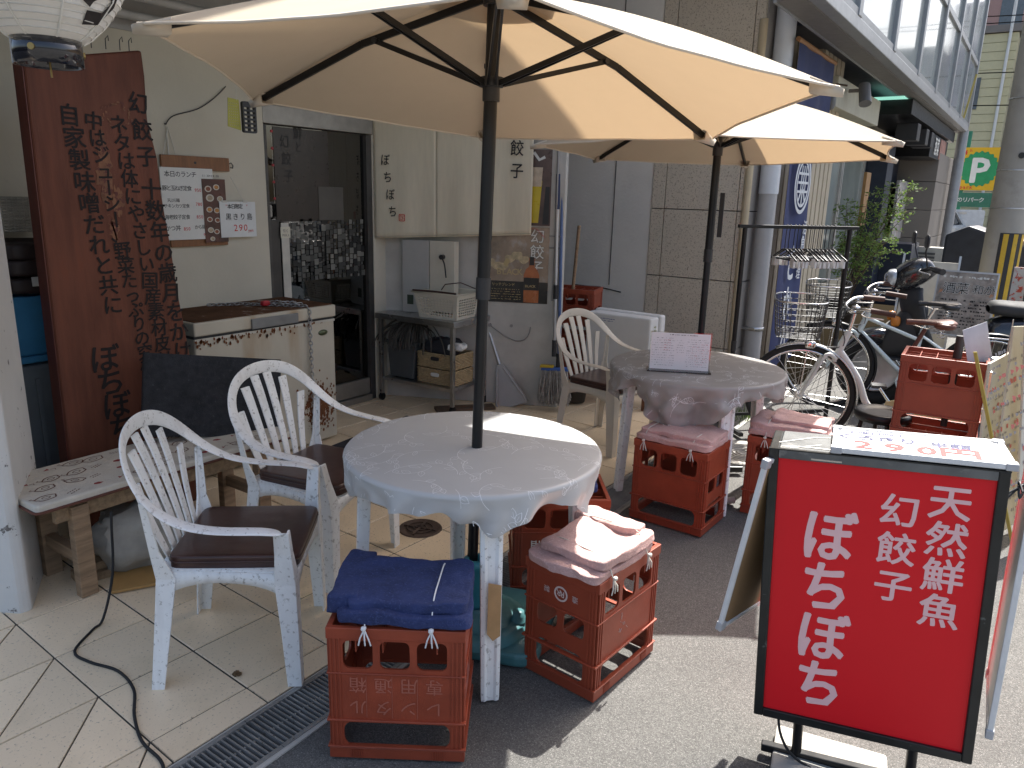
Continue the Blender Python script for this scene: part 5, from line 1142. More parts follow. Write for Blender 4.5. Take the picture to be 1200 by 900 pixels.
# small boards around it
def whiteboard(label, loc, rot, w_, h, wr=None, back=False):
    t = thing('whiteboard', label, 'whiteboard', loc, rot=rot, group='whiteboards fixed around the red signboard')
    MB().box(.008, w_-.008, -.003, .003, .008, h-.008).out('panel', M_white if not back else mat('hardboard_back', (.30, .185, .09), .7, var=.1), t)
    for a in ((0, w_, 0, .012), (0, w_, h-.012, h)): MB().box(a[0], a[1], -.007, .007, a[2], a[3]).out('frame', mat('frame_white', (.72, .72, .71), .4), t, bevel=.002)
    for x in (0, w_-.012): MB().box(x, x+.012, -.0068, .0068, .012, h-.012).out('frame', mat('frame_white', (.72, .72, .71), .4), t, bevel=.002)
    for x in (0, w_-.02):
        for z in (0, h-.02): MB().box(x-.003, x+.023, -.009, .009, z-.003, z+.023).out('corner_cap', mat('cap_grey', (.45, .45, .46), .5), t, bevel=.003)
    return t
# top board lies on the sign, writing readable from the front
c_, s_ = math.cos(R_(11.1)), math.sin(R_(11.1)); kx, kz = math.cos(R_(2.9)), math.sin(R_(2.9))
def sp(x, y, z): X = x*kx-z*kz; Z = x*kz+z*kx; return (-.434+X*c_-y*s_, 1.869+X*s_+y*c_, Z)
tw = whiteboard('whiteboard lying on top of the red signboard with 290 in red', sp(.145, -.004, Z1+.011), (R_(-90), R_(0), R_(11.1)), .385, .20)
tw.rotation_euler = (Matrix.Rotation(R_(11.1), 3, 'Z') @ Matrix.Rotation(R_(-2.9), 3, 'Y') @ Matrix.Rotation(R_(-90), 3, 'X')).to_euler()
mb = MB(); write(mb, row('全曜日限定', .045, .165, .027, 1.05), y=-.004, bold=.02, jit=.08, sx=1.1); write(mb, row('くろきり', .03, .120, .05, .95)+row('半額', .24, .112, .048, .95), y=-.004, bold=.025, jit=.08); mb.out('lettering', mat('navy_ink', (.03, .035, .12), .5), tw)
mb = MB(); write(mb, row('290円', .07, .058, .085, .82), y=-.004, bold=.04, jit=.06, sx=1.1); mb.out('lettering', M_red, tw)
tw.scale = (1, 1, 1)
whiteboard('narrow whiteboard seen edge-on at the left side of the red signboard', sp(-.105, .0, .41), (R_(9), R_(0), R_(77)), .30, .52, back=True)
whiteboard('tall whiteboard strapped to the right side of the red signboard', sp(SW+.028, .0, .26), (R_(-1), R_(0), R_(93)), .30, .64)
bpy.data.objects['whiteboard'].name = 'whiteboard'
t = thing('wire_tie', 'black wire tie knotted at the top right corner of the red signboard', 'wire', sp(SW+.004, .02, Z1-.05)); mb = MB(); rg = random.Random(4)
mb.tube(smooth([(rg.uniform(-.01, .03), rg.uniform(-.02, .02), rg.uniform(-.03, .03)) for _ in range(9)]), .0028, 5); mb.out('wire', M_blkp, t)

# ---------------------------------------------------------------- clothes rack with hangers
ra, rb = Vector((-1.60, 4.98, 0)), Vector((-1.07, 5.55, 0)); raz = math.degrees(math.atan2(rb.y-ra.y, rb.x-ra.x)); rl = (rb-ra).length
t = thing('garment_rack', 'black metal garment rack on the street beside the far table', 'garment rack', tuple(ra), raz)
for x in (0, rl):
    MB().cyl((x, 0, .03), (x, 0, 1.37), .0155, n=12).out('post', M_blk, t); MB().cyl((x, 0, .55), (x, 0, .62), .018, n=12).out('clamp', M_blkp, t)
    MB().bar((x, -.22, .02), (x, .22, .02), .03, .025).out('foot', M_blk, t, bevel=.003)
MB().bar((-.05, 0, 1.38), (rl+.06, 0, 1.38), .026, .022).out('top_rail', M_blk, t, bevel=.003); MB().bar((0, 0, .10), (rl, 0, .10), .02, .02).out('lower_rail', M_blk, t)
d = (rb-ra).normalized(); hm = None
M_hang = mat('hanger_black', (.012, .012, .014), .4)
M_clip = mat('hanger_clip_white', (.6, .6, .6), .35)
for k in range(13):
    q = .30+.030*k+random.uniform(-.004, .004); p = ra+d*q
    if k == 0:
        h0 = thing('clip_hanger', 'x', 'hanger', tuple(p+Vector((0, 0, 1.37))), raz+90, group='black clip hangers on the rack')
        mb = MB(); mb.tube(smooth([(.012, 0, .012), (.0, 0, .026), (-.014, 0, .012), (.0, 0, -.01), (0, 0, -.14)], 4), .003, 6); mb.out('hook', M_hang, h0)
        mb = MB(); mb.tube([(-.15, 0, -.20), (-.02, 0, -.135), (.02, 0, -.135), (.15, 0, -.20)], .006, 6); mb.tube([(-.15, 0, -.2), (.15, 0, -.2)], .005, 6); mb.out('bar', M_hang, h0)
        for x in (-.11, .11): MB().box(x-.02, x+.02, -.008, .008, -.25, -.19).out('clip', M_clip, h0, bevel=.002)
        hm = h0
    else: h = copy_tree(hm); h.location = p+Vector((0, 0, 1.37)); h.rotation_euler = (0, 0, R_(raz+90+random.uniform(-9, 9)))
for o in list(C.objects):
    if o.get('category') == 'hanger': o['label'] = 'black clip hanger among the close row on the garment rack rail'
hs = sorted([o for o in C.objects if o.get('category') == 'hanger'], key=lambda o: o.location.x)
hs[0]['label'] = 'leftmost black clip hanger of the row on the garment rack'; hs[-1]['label'] = 'rightmost black clip hanger of the row, nearest the rack post'

# ---------------------------------------------------------------- bicycles, facing the shops (local x backwards from the front wheel)
M_frw = mat('bike_frame_white', (.66, .67, .64), .3, var=.03, coat=.5)
M_frb = mat('bike_frame_pale', (.60, .68, .68), .3, var=.03, coat=.5)
M_sad = mat('brown_saddle', (.12, .042, .025), .4, var=.2)
def bike(label, loc, az, mf, msad, fender, kind, R=.325, WB=1.08, lean=3):
    t = thing('bicycle', label, 'bicycle', loc, rot=(R_(lean), 0, R_(az)), group='bicycles parked facing the shops')
    for wx in (0, WB):
        w_ = MB(); w_.tube([(wx+R*math.cos(a), 0, R+R*math.sin(a)) for a in [k*PI/28 for k in range(56)]], .019, 8, True); wo = w_.out('wheel', M_rub, t)
        m_ = MB(); m_.tube([(wx+(R-.025)*math.cos(a), 0, R+(R-.025)*math.sin(a)) for a in [k*PI/24 for k in range(48)]], .011, 6, True); m_.out('rim', M_chrome, wo)
        m_ = MB()
        for k in range(32):
            a = k*PI/16; a2 = a+(.9 if k % 4 < 2 else -.9); m_.tube([(wx+.022*math.cos(a2), .02*(1 if k % 2 else -1), R+.022*math.sin(a2)), (wx+(R-.03)*math.cos(a), 0, R+(R-.03)*math.sin(a))], .0016, 4, cap=False)
        m_.out('spokes', M_steel, wo); m_ = MB(); m_.cyl((wx, -.05, R), (wx, .05, R), .017, n=12); m_.cyl((wx, -.012, R), (wx, .012, R), .03, n=14); m_.out('hub', M_chrome, wo)
        a0, a1 = (R_(-15), R_(165)) if wx == 0 else (R_(-20), R_(190))
        if wx == 0: a0, a1 = R_(-40), R_(120)
        m_ = MB(); fr = R+.032
        m_.grid(lambda u, v: Vector((wx+fr*math.cos(a0+(a1-a0)*u)*(1-.03*abs(2*v-1)**2), .028*(2*v-1), R+fr*math.sin(a0+(a1-a0)*u)-.012*abs(2*v-1)**2)), 30, 5); m_.out('mudguard', fender, t, solid=.002)
    hx, hz = .245, .76; hd = Vector((hx, 0, hz)); hl = Vector((hx-.055, 0, hz-.17)); dr = (hd-hl).normalized()
    m_ = MB()
    for s in (-1, 1): m_.tube(smooth([(0, s*.05, R), (.055, s*.05, R+.12), (.13, s*.045, R+.29), tuple(hl+Vector((0, s*.02, 0)))], 4), [.010]*4+[.011]*4+[.013]*5, 8)
    m_.out('fork', mf, t)
    MB().cyl(hl-dr*.02, hd+dr*.01, .021, n=14).out('head_tube', mf, t)
    bb = Vector((WB-.50, 0, .27)); st = Vector((WB-.46, 0, .69)); m_ = MB()
    if kind == 'curve': m_.tube(smooth([tuple(hl+Vector((.01, 0, .06))), (hx+.09, 0, .47), (hx+.17, 0, .30), (hx+.30, 0, .235), tuple(bb)], 5), .022, 10)
    else: m_.tube([hl+Vector((.02, 0, .14)), st+Vector((-.03, 0, -.10))], .014, 10); m_.tube([hl+Vector((.01, 0, .03)), bb], .017, 10)
    m_.tube([bb, st], .016, 10)
    for s in (-1, 1): m_.tube([bb+Vector((.02, s*.02, 0)), (WB, s*.06, R)], .009, 8); m_.tube([st+Vector((-.02, s*.015, -.06)), (WB, s*.06, R)], .008, 8)
    m_.out('frame', mf, t)
    MB().cyl(bb+Vector((0, -.05, 0)), bb+Vector((0, .05, 0)), .026, n=14).out('bottom_bracket', mf, t)
    sp_ = st+Vector((.05, 0, .13)); MB().cyl(st, sp_, .013, n=10).out('seat_post', M_chrome if kind != 'curve' else mat('brown_post', (.10, .03, .02), .4), t)
    m_ = MB(); m_.grid(lambda u, v: Vector((sp_.x+.02+(-.13+.27*v)+0, (.5-abs(v-1)*.0)*0+math.cos(2*PI*u)*(.018+.075*max(0, v-.15)**1.3*1.3 if v < .85 else (.018+.075*.7**1.3*1.3)*(1-(v-.85)/.15*.45)), sp_.z+.035+.022*math.sin(2*PI*u)*(.8 if v < .95 else .3)+.012*v)), 18, 16, True); m_.soft((sp_.x+.10, 0, sp_.z+.03), (.12, .17, .05), .7); m_.out('saddle', msad, t)
    m_ = MB()
    for s in (-1, 1): m_.tube([(sp_.x+.08+.02*math.cos(k*.7), s*.05+.02*math.sin(k*.7), sp_.z-.045+k*.0022) for k in range(30)], .003, 4)
    m_.tube([(sp_.x-.08, .015, sp_.z+.02), (sp_.x, .02, sp_.z-.005), (sp_.x+.11, .03, sp_.z+.01)], .004, 5); m_.out('saddle_spring', M_chrome, t)
    sx, sz = hd.x+.02, hd.z+.13; m_ = MB(); m_.cyl(hd, (sx, 0, sz), .013, n=10); m_.cyl((sx, 0, sz), (sx-.03, 0, sz+.015), .016, n=10)
    for s in (-1, 1): m_.tube(smooth([(sx-.03, 0, sz+.012), (sx-.05, s*.09, sz+.03), (sx+.02, s*.21, sz+.06), (sx+.14, s*.255, sz+.055)], 5), .010, 8)
    m_.out('handlebar', M_chrome, t)
    for s in (-1, 1):
        MB().tube([(sx+.06, s*.235, sz+.06), (sx+.19, s*.265, sz+.05)], .0165, 10).out('grip', mat('brown_grip', (.07, .03, .02), .6), t)
        m_ = MB(); m_.tube(smooth([(sx+.03, s*.20, sz+.05), (sx+.02, s*.24, sz+.025), (sx+.13, s*.275, sz+.02)], 4), .005, 6); m_.out('brake_lever', M_chrome, t)
    m_ = MB(); m_.lathe([(0, .02), (.022, .012), (.028, 0), (0, 0)], 14, (sx-.01, -.12, sz+.05)); m_.out('bell', M_chrome, t)
    # wire basket
    m_ = MB(); bx, bz = -.055, hz-.03
    def lp(z, k): return [(bx+(.135+.025*k)*math.copysign(abs(math.cos(a))**.6, math.cos(a)), (.165+.03*k)*math.copysign(abs(math.sin(a))**.6, math.sin(a)), z) for a in [q*PI/16 for q in range(32)]]
    rings = [lp(bz+.23*j/6, j/6) for j in range(7)]
    for j, r_ in enumerate(rings[:-1]): m_.tube(r_, .0024, 4, True)
    for q in range(32): m_.tube([rings[j][q] for j in (0, 2, 4, 6)], .0024, 4)
    for q in range(-4, 5): m_.tube([(bx-.13, q*.036, bz), (bx+.13, q*.036, bz)], .0022, 4); m_.tube([(bx+q*.03, -.16, bz), (bx+q*.03, .16, bz)], .0022, 4)
    bk = m_.out('basket', mat('basket_wire', (.10, .10, .10), .45, .5), t); m_ = MB(); m_.tube(rings[6], .0055, 6, True); m_.out('rim', M_chrome, bk)
    MB().tube([(bx, 0, bz), (.02, 0, R+.36), (0, 0, R)], .005, 6).out('basket_stay', M_chrome, t)
    m_ = MB(); m_.soft((.03, -.02, R+.345), (.07, .05, .05), .6); m_.out('lamp', M_chrome, t)
    # crank, chain case, rack, stand
    m_ = MB(); m_.cyl(bb+Vector((0, -.075, 0)), bb+Vector((.10, -.075, -.13)), .009); m_.cyl(bb+Vector((0, .075, 0)), bb+Vector((-.10, .075, .13)), .009); m_.out('crank', M_chrome, t)
    for s, dx, dz in ((-1, .10, -.13), (1, -.10, .13)): MB().box(bb.x+dx-.045, bb.x+dx+.045, *sorted((s*.085, s*.155)), bb.z+dz-.011, bb.z+dz+.011).out('pedal', M_blkp, t, bevel=.003)
    m_ = MB(); m_.prism([(bb.x-.10, bb.z), (bb.x-.07, bb.z+.08), (bb.x, bb.z+.105), (WB, R+.04), (WB+.03, R), (WB, R-.035), (bb.x, bb.z-.10), (bb.x-.07, bb.z-.075)], -.062, -.05, 'y'); m_.out('chain_case', mf if kind != 'curve' else mat('case_cream', (.5, .42, .22), .4), t, bevel=.004)
    m_ = MB(); zr = R+.33
    for s in (-1, 1): m_.tube([(WB-.20, s*.02, zr), (WB-.14, s*.065, zr), (WB+.20, s*.065, zr), (WB+.24, s*.03, zr-.005)], .0065, 6); m_.tube([(WB+.16, s*.065, zr), (WB, s*.065, R)], .005, 6)
    for x in (WB-.1, WB, WB+.1, WB+.2): m_.tube([(x, -.065, zr), (x, .065, zr)], .005, 5)
    m_.out('rear_rack', mf if kind == 'curve' else M_chrome, t)
    m_ = MB(); [m_.tube([(WB, s*.07, R), (WB+.06, s*.11, .01)], .006, 6) for s in (-1, 1)]; m_.tube([(WB+.06, -.12, .01), (WB+.06, .12, .01)], .007, 6); m_.out('stand', M_steel, t)
    m_ = MB()
    for s in (-1, 1): m_.tube(smooth([(sx+.03, s*.2, sz+.04), (sx-.08, s*.1, sz-.02), (hx-.02, s*.02, hz-.08), (.05, s*.01, R+.33)], 4), .003, 5)
    m_.out('brake_cable', M_blkp, t); MB().cyl((WB+.30, 0, R+.20), (WB+.315, 0, R+.20), .022).out('reflector', M_red, t)
    return t
bike('white step-through bicycle with curved tube, brown saddle and wire basket, nearest of the bicycles', (-1.15, 5.02, -.006), 16, M_frw, M_sad, mat('guard_silver', (.6, .6, .58), .2, .7), 'curve')
bike('pale bicycle with straight twin tubes and black mudguards parked behind the white bicycle', (-1.22, 6.1, -.006), 12, M_frb, mat('black_saddle', (.02, .02, .022), .35), M_blk, 'mixte')

# ---------------------------------------------------------------- scooter
M_sb = mat('scooter_black', (.014, .015, .019), .16, var=.3, coat=.8)
M_sm = mat('scooter_matt', (.028, .028, .03), .5, var=.2)
t = thing('motor_scooter', 'glossy black motor scooter with red lettering on its tail, parked behind the bicycles', 'scooter', (-.92, 6.42, -.006), 14, group=None); t.scale = (1.12, 1.12, 1.15)
for wx, r in ((0, .21), (1.25, .21)):
    wo = MB().tube([(wx+r*math.cos(a), 0, r+.0+r*math.sin(a)) for a in [k*PI/20 for k in range(40)]], .05, 10, True); wo = wo.out('wheel', M_rub, t); wo.location = (0, 0, .04)
    m_ = MB(); m_.lathe([(0, .02), (.05, .03), (.15, .02), (.16, .03), (.16, -.03), (.15, -.02), (0, -.02)], 24, M=Matrix.Translation((wx, 0, r)) @ Matrix.Rotation(PI/2, 4, 'X')); m_.out('rim', M_alu, wo)
def sec(pts, name, m_at, nm=t, e=.6, sub=0):
    """body skin lofted along x: (x, zc, half height, half width)"""
    m_ = MB(); sg = lambda x, p: math.copysign(abs(x)**p, x)
    P_ = smooth([(a, b, 0) for a, b, c, d in pts], 4); Q_ = smooth([(c, d, 0) for a, b, c, d in pts], 4); N = len(P_)
    m_.grid(lambda u, v: Vector((P_[min(N-1, int(round(v*(N-1))))].x, Q_[min(N-1, int(round(v*(N-1))))].y*sg(math.cos(2*PI*u), e), P_[min(N-1, int(round(v*(N-1))))].y+Q_[min(N-1, int(round(v*(N-1))))].x*sg(math.sin(2*PI*u), e))), 28, N, True)
    return m_.out(name, m_at, nm)
m_ = MB()   # leg shield: lofted sheet from handlebar down to the floor board
def shield(u, v):
    y = (u-.5)*2; z = .30+.52*v; x = .16+.20*(v-1)**2*1.1+.0*v; wd = .15+.055*math.sin(PI*min(1, v*1.1))**1.2-.06*max(0, v-.8)/.2; return Vector((x-.13*(1-y*y)*(.6+.4*v)+.05, y*wd, z))
m_.grid(shield, 17, 16); m_.out('leg_shield', M_sm, t, solid=.02)
sec([(.0, .42, .03, .05), (.03, .44, .10, .10), (.12, .50, .16, .13), (.2, .56, .18, .13), (.26, .6, .12, .11)], 'front_cowl', M_sm)
sec([(-.22, .36, .02, .04), (-.12, .45, .05, .075), (0, .48, .055, .085), (.14, .44, .05, .07), (.24, .34, .02, .05)], 'front_mudguard', M_sb)
sec([(.02, .86, .02, .03), (.05, .87, .075, .085), (.13, .90, .10, .11), (.22, .93, .08, .11), (.28, .93, .02, .06)], 'handlebar_cowl', M_sb)
o = MB().soft((.03, 0, .872), (.09, .16, .12), .8, nu=20, nv=12).out('headlight', mat('headlight_lens', (.50, .52, .55), .08, .3, coat=.6, var=.3, vs=30), t); MB().soft((.00, 0, .872), (.05, .10, .07), .8).out('reflector', M_chrome, t)
for s in (-1, 1):
    m_ = MB(); m_.tube([(.18, s*.09, .93), (.22, s*.20, .96), (.26, s*.33, .95)], .014, 8); m_.tube([(.24, s*.24, .955), (.27, s*.34, .95)], .02, 8); m_.out('grip', M_blkp, t)
    m_ = MB(); m_.tube([(.20, s*.2, .96), (.17, s*.24, 1.06), (.17, s*.27, 1.10)], .006, 6); m_.soft((.16, s*.31, 1.13), (.02, .14, .085), .6); m_.out('mirror', M_blkp, t)
    m_ = MB(); m_.tube([(.17, s*.16, .95), (.14, s*.28, .94), (.2, s*.34, .93)], .006, 6); m_.out('brake_lever', M_chrome, t)
    MB().soft((.07, s*.13, .60), (.06, .05, .07), .7).out('indicator', mat('orange_lens', (.55, .18, .02), .2), t)
MB().box(.28, .68, -.15, .15, .23, .30).out('floor_board', M_sm, t, bevel=.02)
sec([(.60, .42, .16, .10), (.66, .46, .19, .13), (.9, .50, .20, .15), (1.15, .60, .14, .15), (1.4, .70, .10, .12), (1.62, .76, .05, .07), (1.66, .77, .02, .03)], 'body', M_sb)
sec([(.62, .71, .02, .06), (.66, .72, .045, .11), (.85, .715, .05, .14), (1.0, .74, .055, .15), (1.2, .80, .05, .14), (1.42, .82, .035, .10), (1.48, .82, .01, .04)], 'seat', mat('seat_vinyl', (.035, .035, .037), .7, var=.2, bump=.4, bs=200), e=.75)
m_ = MB(); m_.tube([(1.30, s*.10, .82) for s in (-1, 1)], .012, 6); m_.tube([(1.25, -.12, .82), (1.5, -.12, .86), (1.62, -.06, .86), (1.62, .06, .86), (1.5, .12, .86), (1.25, .12, .82)], .012, 8); m_.out('grab_rail', M_blk, t)
mb = MB(); write(mb, row('LEAD', 1.22, .66, .085, .8), y=-.158, bold=.03, slant=.35, sx=1.2); mb.out('lettering', M_red, t)
m_ = MB(); m_.tube([(.8, -.13, .25), (1.1, -.15, .25), (1.45, -.16, .30)], [.03, .045, .045], 12); m_.out('exhaust', M_steel, t); MB().soft((1.05, .0, .26), (.5, .2, .18), .5).out('engine', mat('engine_grey', (.12, .12, .12), .5, .6), t)
MB().tube([(1.25, 0, .25), (1.35, .06, .5)], .02, 8).out('shock', M_red, t)

# ---------------------------------------------------------------- stool and leaning boards by the red crates
t = thing('black_stool', 'low round black metal stool half hidden left of the red crate pair', 'stool', (-.56, 4.42, 0))
mb = MB(); mb.lathe([(.10, .415), (.14, .40), (.15, .42), (.148, .445), (.13, .45), (.10, .43)], 28); mb.out('seat_ring', M_blk, t); MB().lathe([(0, .43), (.10, .432)], 28).out('seat', M_blkp, t)
for k in range(4): a = k*PI/2+.4; MB().tube([(.10*math.cos(a), .10*math.sin(a), .42), (.16*math.cos(a), .16*math.sin(a), 0)], .012, 8).out('leg', M_blk, t)
M_ply = mat('pale_board', (.60, .57, .47), .7, var=.07, vs=4, streak=6, streakc=(.45, .38, .25)); M_yedge = mat('yellow_edge', (.50, .42, .10), .6)
def leanb(label, loc, rot, w_, h, sd, cut=0.):
    t = thing('leaning_board', label, 'menu board', loc, rot=rot, group='handwritten boards leaning together at the right')
    MB().prism([(0, 0), (w_, 0), (w_, h-cut), (w_*.5, h)] if cut else [(0, 0), (w_, 0), (w_, h), (0, h)], -.006, .006, 'y').out('panel', M_ply, t, bevel=.002); MB().box(-.005, -.0005, -.008, .008, 0, h*.9).out('edge_strip', M_yedge, t) if cut > .08 else None
    mb = MB(); rg = random.Random(sd); lines(mb, .03, w_-.03, .05, h-.12, 12, -.0075, rg, .022, .55); mb.out('writing', mat('faded_writing', (.30, .28, .27), .7), t); mb = MB(); lines(mb, .05, w_-.06, .15, h-.2, 6, -.0078, rg, .03, .4); mb.out('red_writing', mat('faded_red', (.55, .16, .13), .7), t)
    return t
leanb('white handwritten board with a yellow edge, front of the leaning boards at the right', (.13, 3.95, 0), (R_(-12), R_(-14), R_(60)), .75, 1.08, 3, .10)
leanb('pale worn board leaning behind the yellow edged one', (.02, 4.02, 0), (R_(-8), R_(-8), R_(68)), .60, .98, 5, .06)
leanb('narrow bare board standing against the red crate pair', (-.06, 4.1, 0), (R_(-3), R_(-2), R_(78)), .4, .84, 7)
o = MB().box(0, .14, -.001, .001, 0, .21).out('paper_sheet', mat('bluish_paper', (.62, .64, .70), .6), None); tag(o, 'stiff white sheet of paper sticking up out of the upper red crate', 'paper', loc=(-.19, 4.25, .76)); o.rotation_euler = (R_(-5), R_(-17), R_(48))
mb = MB(); [mb.tube([(0, 0, 0), (.0, 0, .30)], .003, 5)]; o = mb.out('metal_rod', M_steel, None); tag(o, 'thin metal rod standing up behind the leaning boards', 'rod', loc=(-.05, 4.35, .72))
t = thing('umbrella_grip', 'black rolled umbrella standing inside the upper red crate', 'umbrella', (-.26, 4.3, .45)); MB().tube([(0, 0, 0), (.01, 0, .47)], [.016, .022], 10).out('grip', M_blkp, t)
t = thing('hand_pump', 'small metal clamp and wire hung on the corner of the upper red crate', 'clamp', (-.10, 4.1, .70)); MB().box(-.015, .015, -.01, .01, -.03, .10).out('clamp', M_steel, t, bevel=.004)
# ---------------------------------------------------------------- banner, plant, details by the neighbouring shop
M_ban = mat('navy_banner', (.042, .055, .15), .8, var=.12, vs=3, trans=.15, tcol=(.08, .1, .25), streak=3, streakc=(.07, .09, .20))
M_crest = mat('banner_white', (.66, .68, .70), .8)
t = thing('shop_banner', 'tall navy blue cloth banner with a white round crest and brush characters beside the drainpipe', 'banner', (-1.93, 6.98, 0), 90)
mb = MB(); mb.grid(lambda u, v: Vector((u*.80-.05*(1-v), -.02*math.sin(u*7+v*2)-.03*(1-v), .02+1.98*v)), 20, 40); mb.out('cloth', M_ban, t)
mb = MB(); M = Matrix.Translation((0, -.045, 0))
plate(mb, [(.42+.27*math.cos(a), 1.70+.27*math.sin(a)) for a in [k*PI/24 for k in range(48)]], [[(.42+.235*math.cos(a), 1.70+.235*math.sin(a)) for a in [k*PI/24 for k in range(48)]]], .002, M)
plate(mb, [(.42+.21*math.cos(a), 1.70+.21*math.sin(a)) for a in [k*PI/24 for k in range(48)]], [[(.42+.185*math.cos(a), 1.70+.185*math.sin(a)) for a in [k*PI/24 for k in range(48)]]], .002, M)
for a in (-55, -90, -125): mb.bar((.42+.06*math.cos(R_(a)), -.045, 1.70+.06*math.sin(R_(a))), (.42+.19*math.cos(R_(a)), -.045, 1.70+.19*math.sin(R_(a))), .03, .003, (0, 1, 0))
for z in (1.62, 1.70, 1.78): mb.box(.25, .59, -.047, -.044, z, z+.022)
for x in (.34, .41, .48): mb.box(x, x+.022, -.0475, -.0445, 1.62, 1.86)
mb.out('crest', M_crest, t)
mb = MB(); write(mb, col('活魚料理', .66, 1.30, .60, .88, .14), y=-.05, bold=.03, jit=.1); write(mb, col('さかな', .32, .98, .34, .22, .36), y=-.05, bold=.05, jit=.1, sx=.8); mb.out('lettering', M_crest, t)
MB().cyl((.85, .02, 0), (.85, .02, 2.9), .012).out('pole', M_alu, t)
t = thing('shop_awning_curtain', 'short dark blue curtain on a wooden rod high above the banner', 'curtain', (-1.86, 6.70, 2.28), 90)
MB().grid(lambda u, v: Vector((u*1.2, -.015*math.sin(u*14)*(1-v*.5), .52*v)), 30, 8).out('cloth', mat('dark_navy_cloth', (.03, .04, .11), .8, var=.15), t); m_ = MB(); m_.cyl((-.05, 0, .53), (1.25, 0, .53), .02); m_.out('rod', mat('rod_wood', (.3, .15, .06), .6), t)
t = thing('spot_lamp', 'grey cylinder spot lamp fixed to the cream fascia box', 'lamp', (-1.88, 8.75, 2.66)); MB().tube([(0, 0, 0), (.10, 0, .0)], .018, 8).out('arm', M_stone, t); m_ = MB(); m_.cyl((.14, .02, .05), (.19, -.08, -.14), .055, .06, n=18); m_.out('lamp_body', mat('lamp_grey', (.16, .16, .16), .5), t)
t = thing('wall_lamp', 'small brass wall lamp with wires high on the ribbed pier', 'lamp', (-1.98, 8.2, 2.5)); m_ = MB(); m_.soft((.06, 0, 0), (.1, .1, .16), .8); m_.out('shade', mat('lamp_grey', (.16, .16, .16)), t); m_ = MB(); m_.tube([(.0, 0, .1), (.1, 0, .16), (.2, 0, .14)], .01, 6); m_.out('arm', M_brn, t)
# nandina-like shrub
M_leafg = mat('leaf_green', (.075, .15, .03), .5, var=.35, vs=4, trans=.35, tcol=(.20, .34, .05)); M_stem = mat('stem_brown', (.09, .06, .035), .8)
t = thing('potted_shrub', 'airy green shrub with small leaves growing in front of the glass shop window', 'plant', (-1.92, 10.1, 0)); t.scale = (.85, .85, .93)
rg = random.Random(44); lf, stm = [MB(), MB()], MB()
for k in range(20):
    a = rg.uniform(0, 6.28); h = rg.uniform(1.1, 1.95); top = Vector((.55*math.cos(a)*rg.uniform(.3, 1)+.25, 1.0*math.sin(a)*rg.uniform(.3, 1), h)); base = Vector((rg.uniform(-.07, .07), rg.uniform(-.07, .07), .35)); mid = base.lerp(top, .55)+Vector((0, 0, .15)); P_ = smooth([base, mid, top], 6); stm.tube(P_, [.008-.006*i/len(P_) for i in range(len(P_))], 4)
    for p in P_[4:]:
        for _ in range(2):
            d = Vector((rg.gauss(0, 1), rg.gauss(0, 1), rg.gauss(0, .4))).normalized(); q = p+d*rg.uniform(.08, .22); stm.tube([p, q], .0025, 3)
            for j in range(9):
                c = p.lerp(q, rg.uniform(.3, 1.1))+Vector((rg.gauss(0, .02), rg.gauss(0, .02), rg.gauss(0, .015))); u = Vector((rg.gauss(0, 1), rg.gauss(0, 1), rg.gauss(0, .5))).normalized(); v = u.orthogonal().normalized(); L_ = rg.uniform(.03, .06); lf[rg.random() < .45].add([c, c+u*L_*.5+v*L_*.22, c+u*L_, c+u*L_*.5-v*L_*.22], [(0, 1, 2, 3)])
stm.out('stem', M_stem, t); lf[0].out('foliage', M_leafg, t, kind='stuff'); lf[1].out('pale_foliage', mat('leaf_pale', (.14, .22, .05), .5, var=.3, trans=.35, tcol=(.3, .42, .08)), t, kind='stuff')
MB().lathe([(0, 0), (.16, 0), (.22, .36), (.24, .36), (.24, .40), (.2, .4), (.18, .35), (0, .35)], 24).out('pot', mat('dark_pot', (.06, .05, .045), .6), t)
t = thing('wooden_sign_strip', 'narrow bare wooden plaque hanging before the shop window', 'sign', (-2.0, 11.0, 1.25)); MB().box(-.02, .02, -.14, .14, 0, .68).out('plaque', mat('plaque_wood', (.35, .19, .07), .6, var=.25, stretch=(9, 9, 1)), t, bevel=.004)
t = thing('air_conditioner', 'outdoor air conditioner unit standing against the grey stone pier', 'air conditioner', (-1.62, 14.4, .0), 0)
MB().box(-.2, .35, -.15, .15, .12, .86).out('casing', mat('ac_beige', (.48, .46, .40), .5), t, bevel=.01)
for k in range(10): MB().box(-.15, .22, -.165, -.152, .20+k*.06, .235+k*.06).out('grille_slat', mat('ac_slat', (.10, .10, .095), .5), t)
for x in (-.15, .28): MB().box(x, x+.06, -.14, .14, 0, .12).out('foot', M_conc, t)
t = thing('dark_planter_box', 'dark navy box standing beside the shop door panels', 'box', (-1.85, 13.4, 0)); MB().box(-.25, .25, -.4, .4, 0, .95).out('box', M_navy, t, bevel=.01)
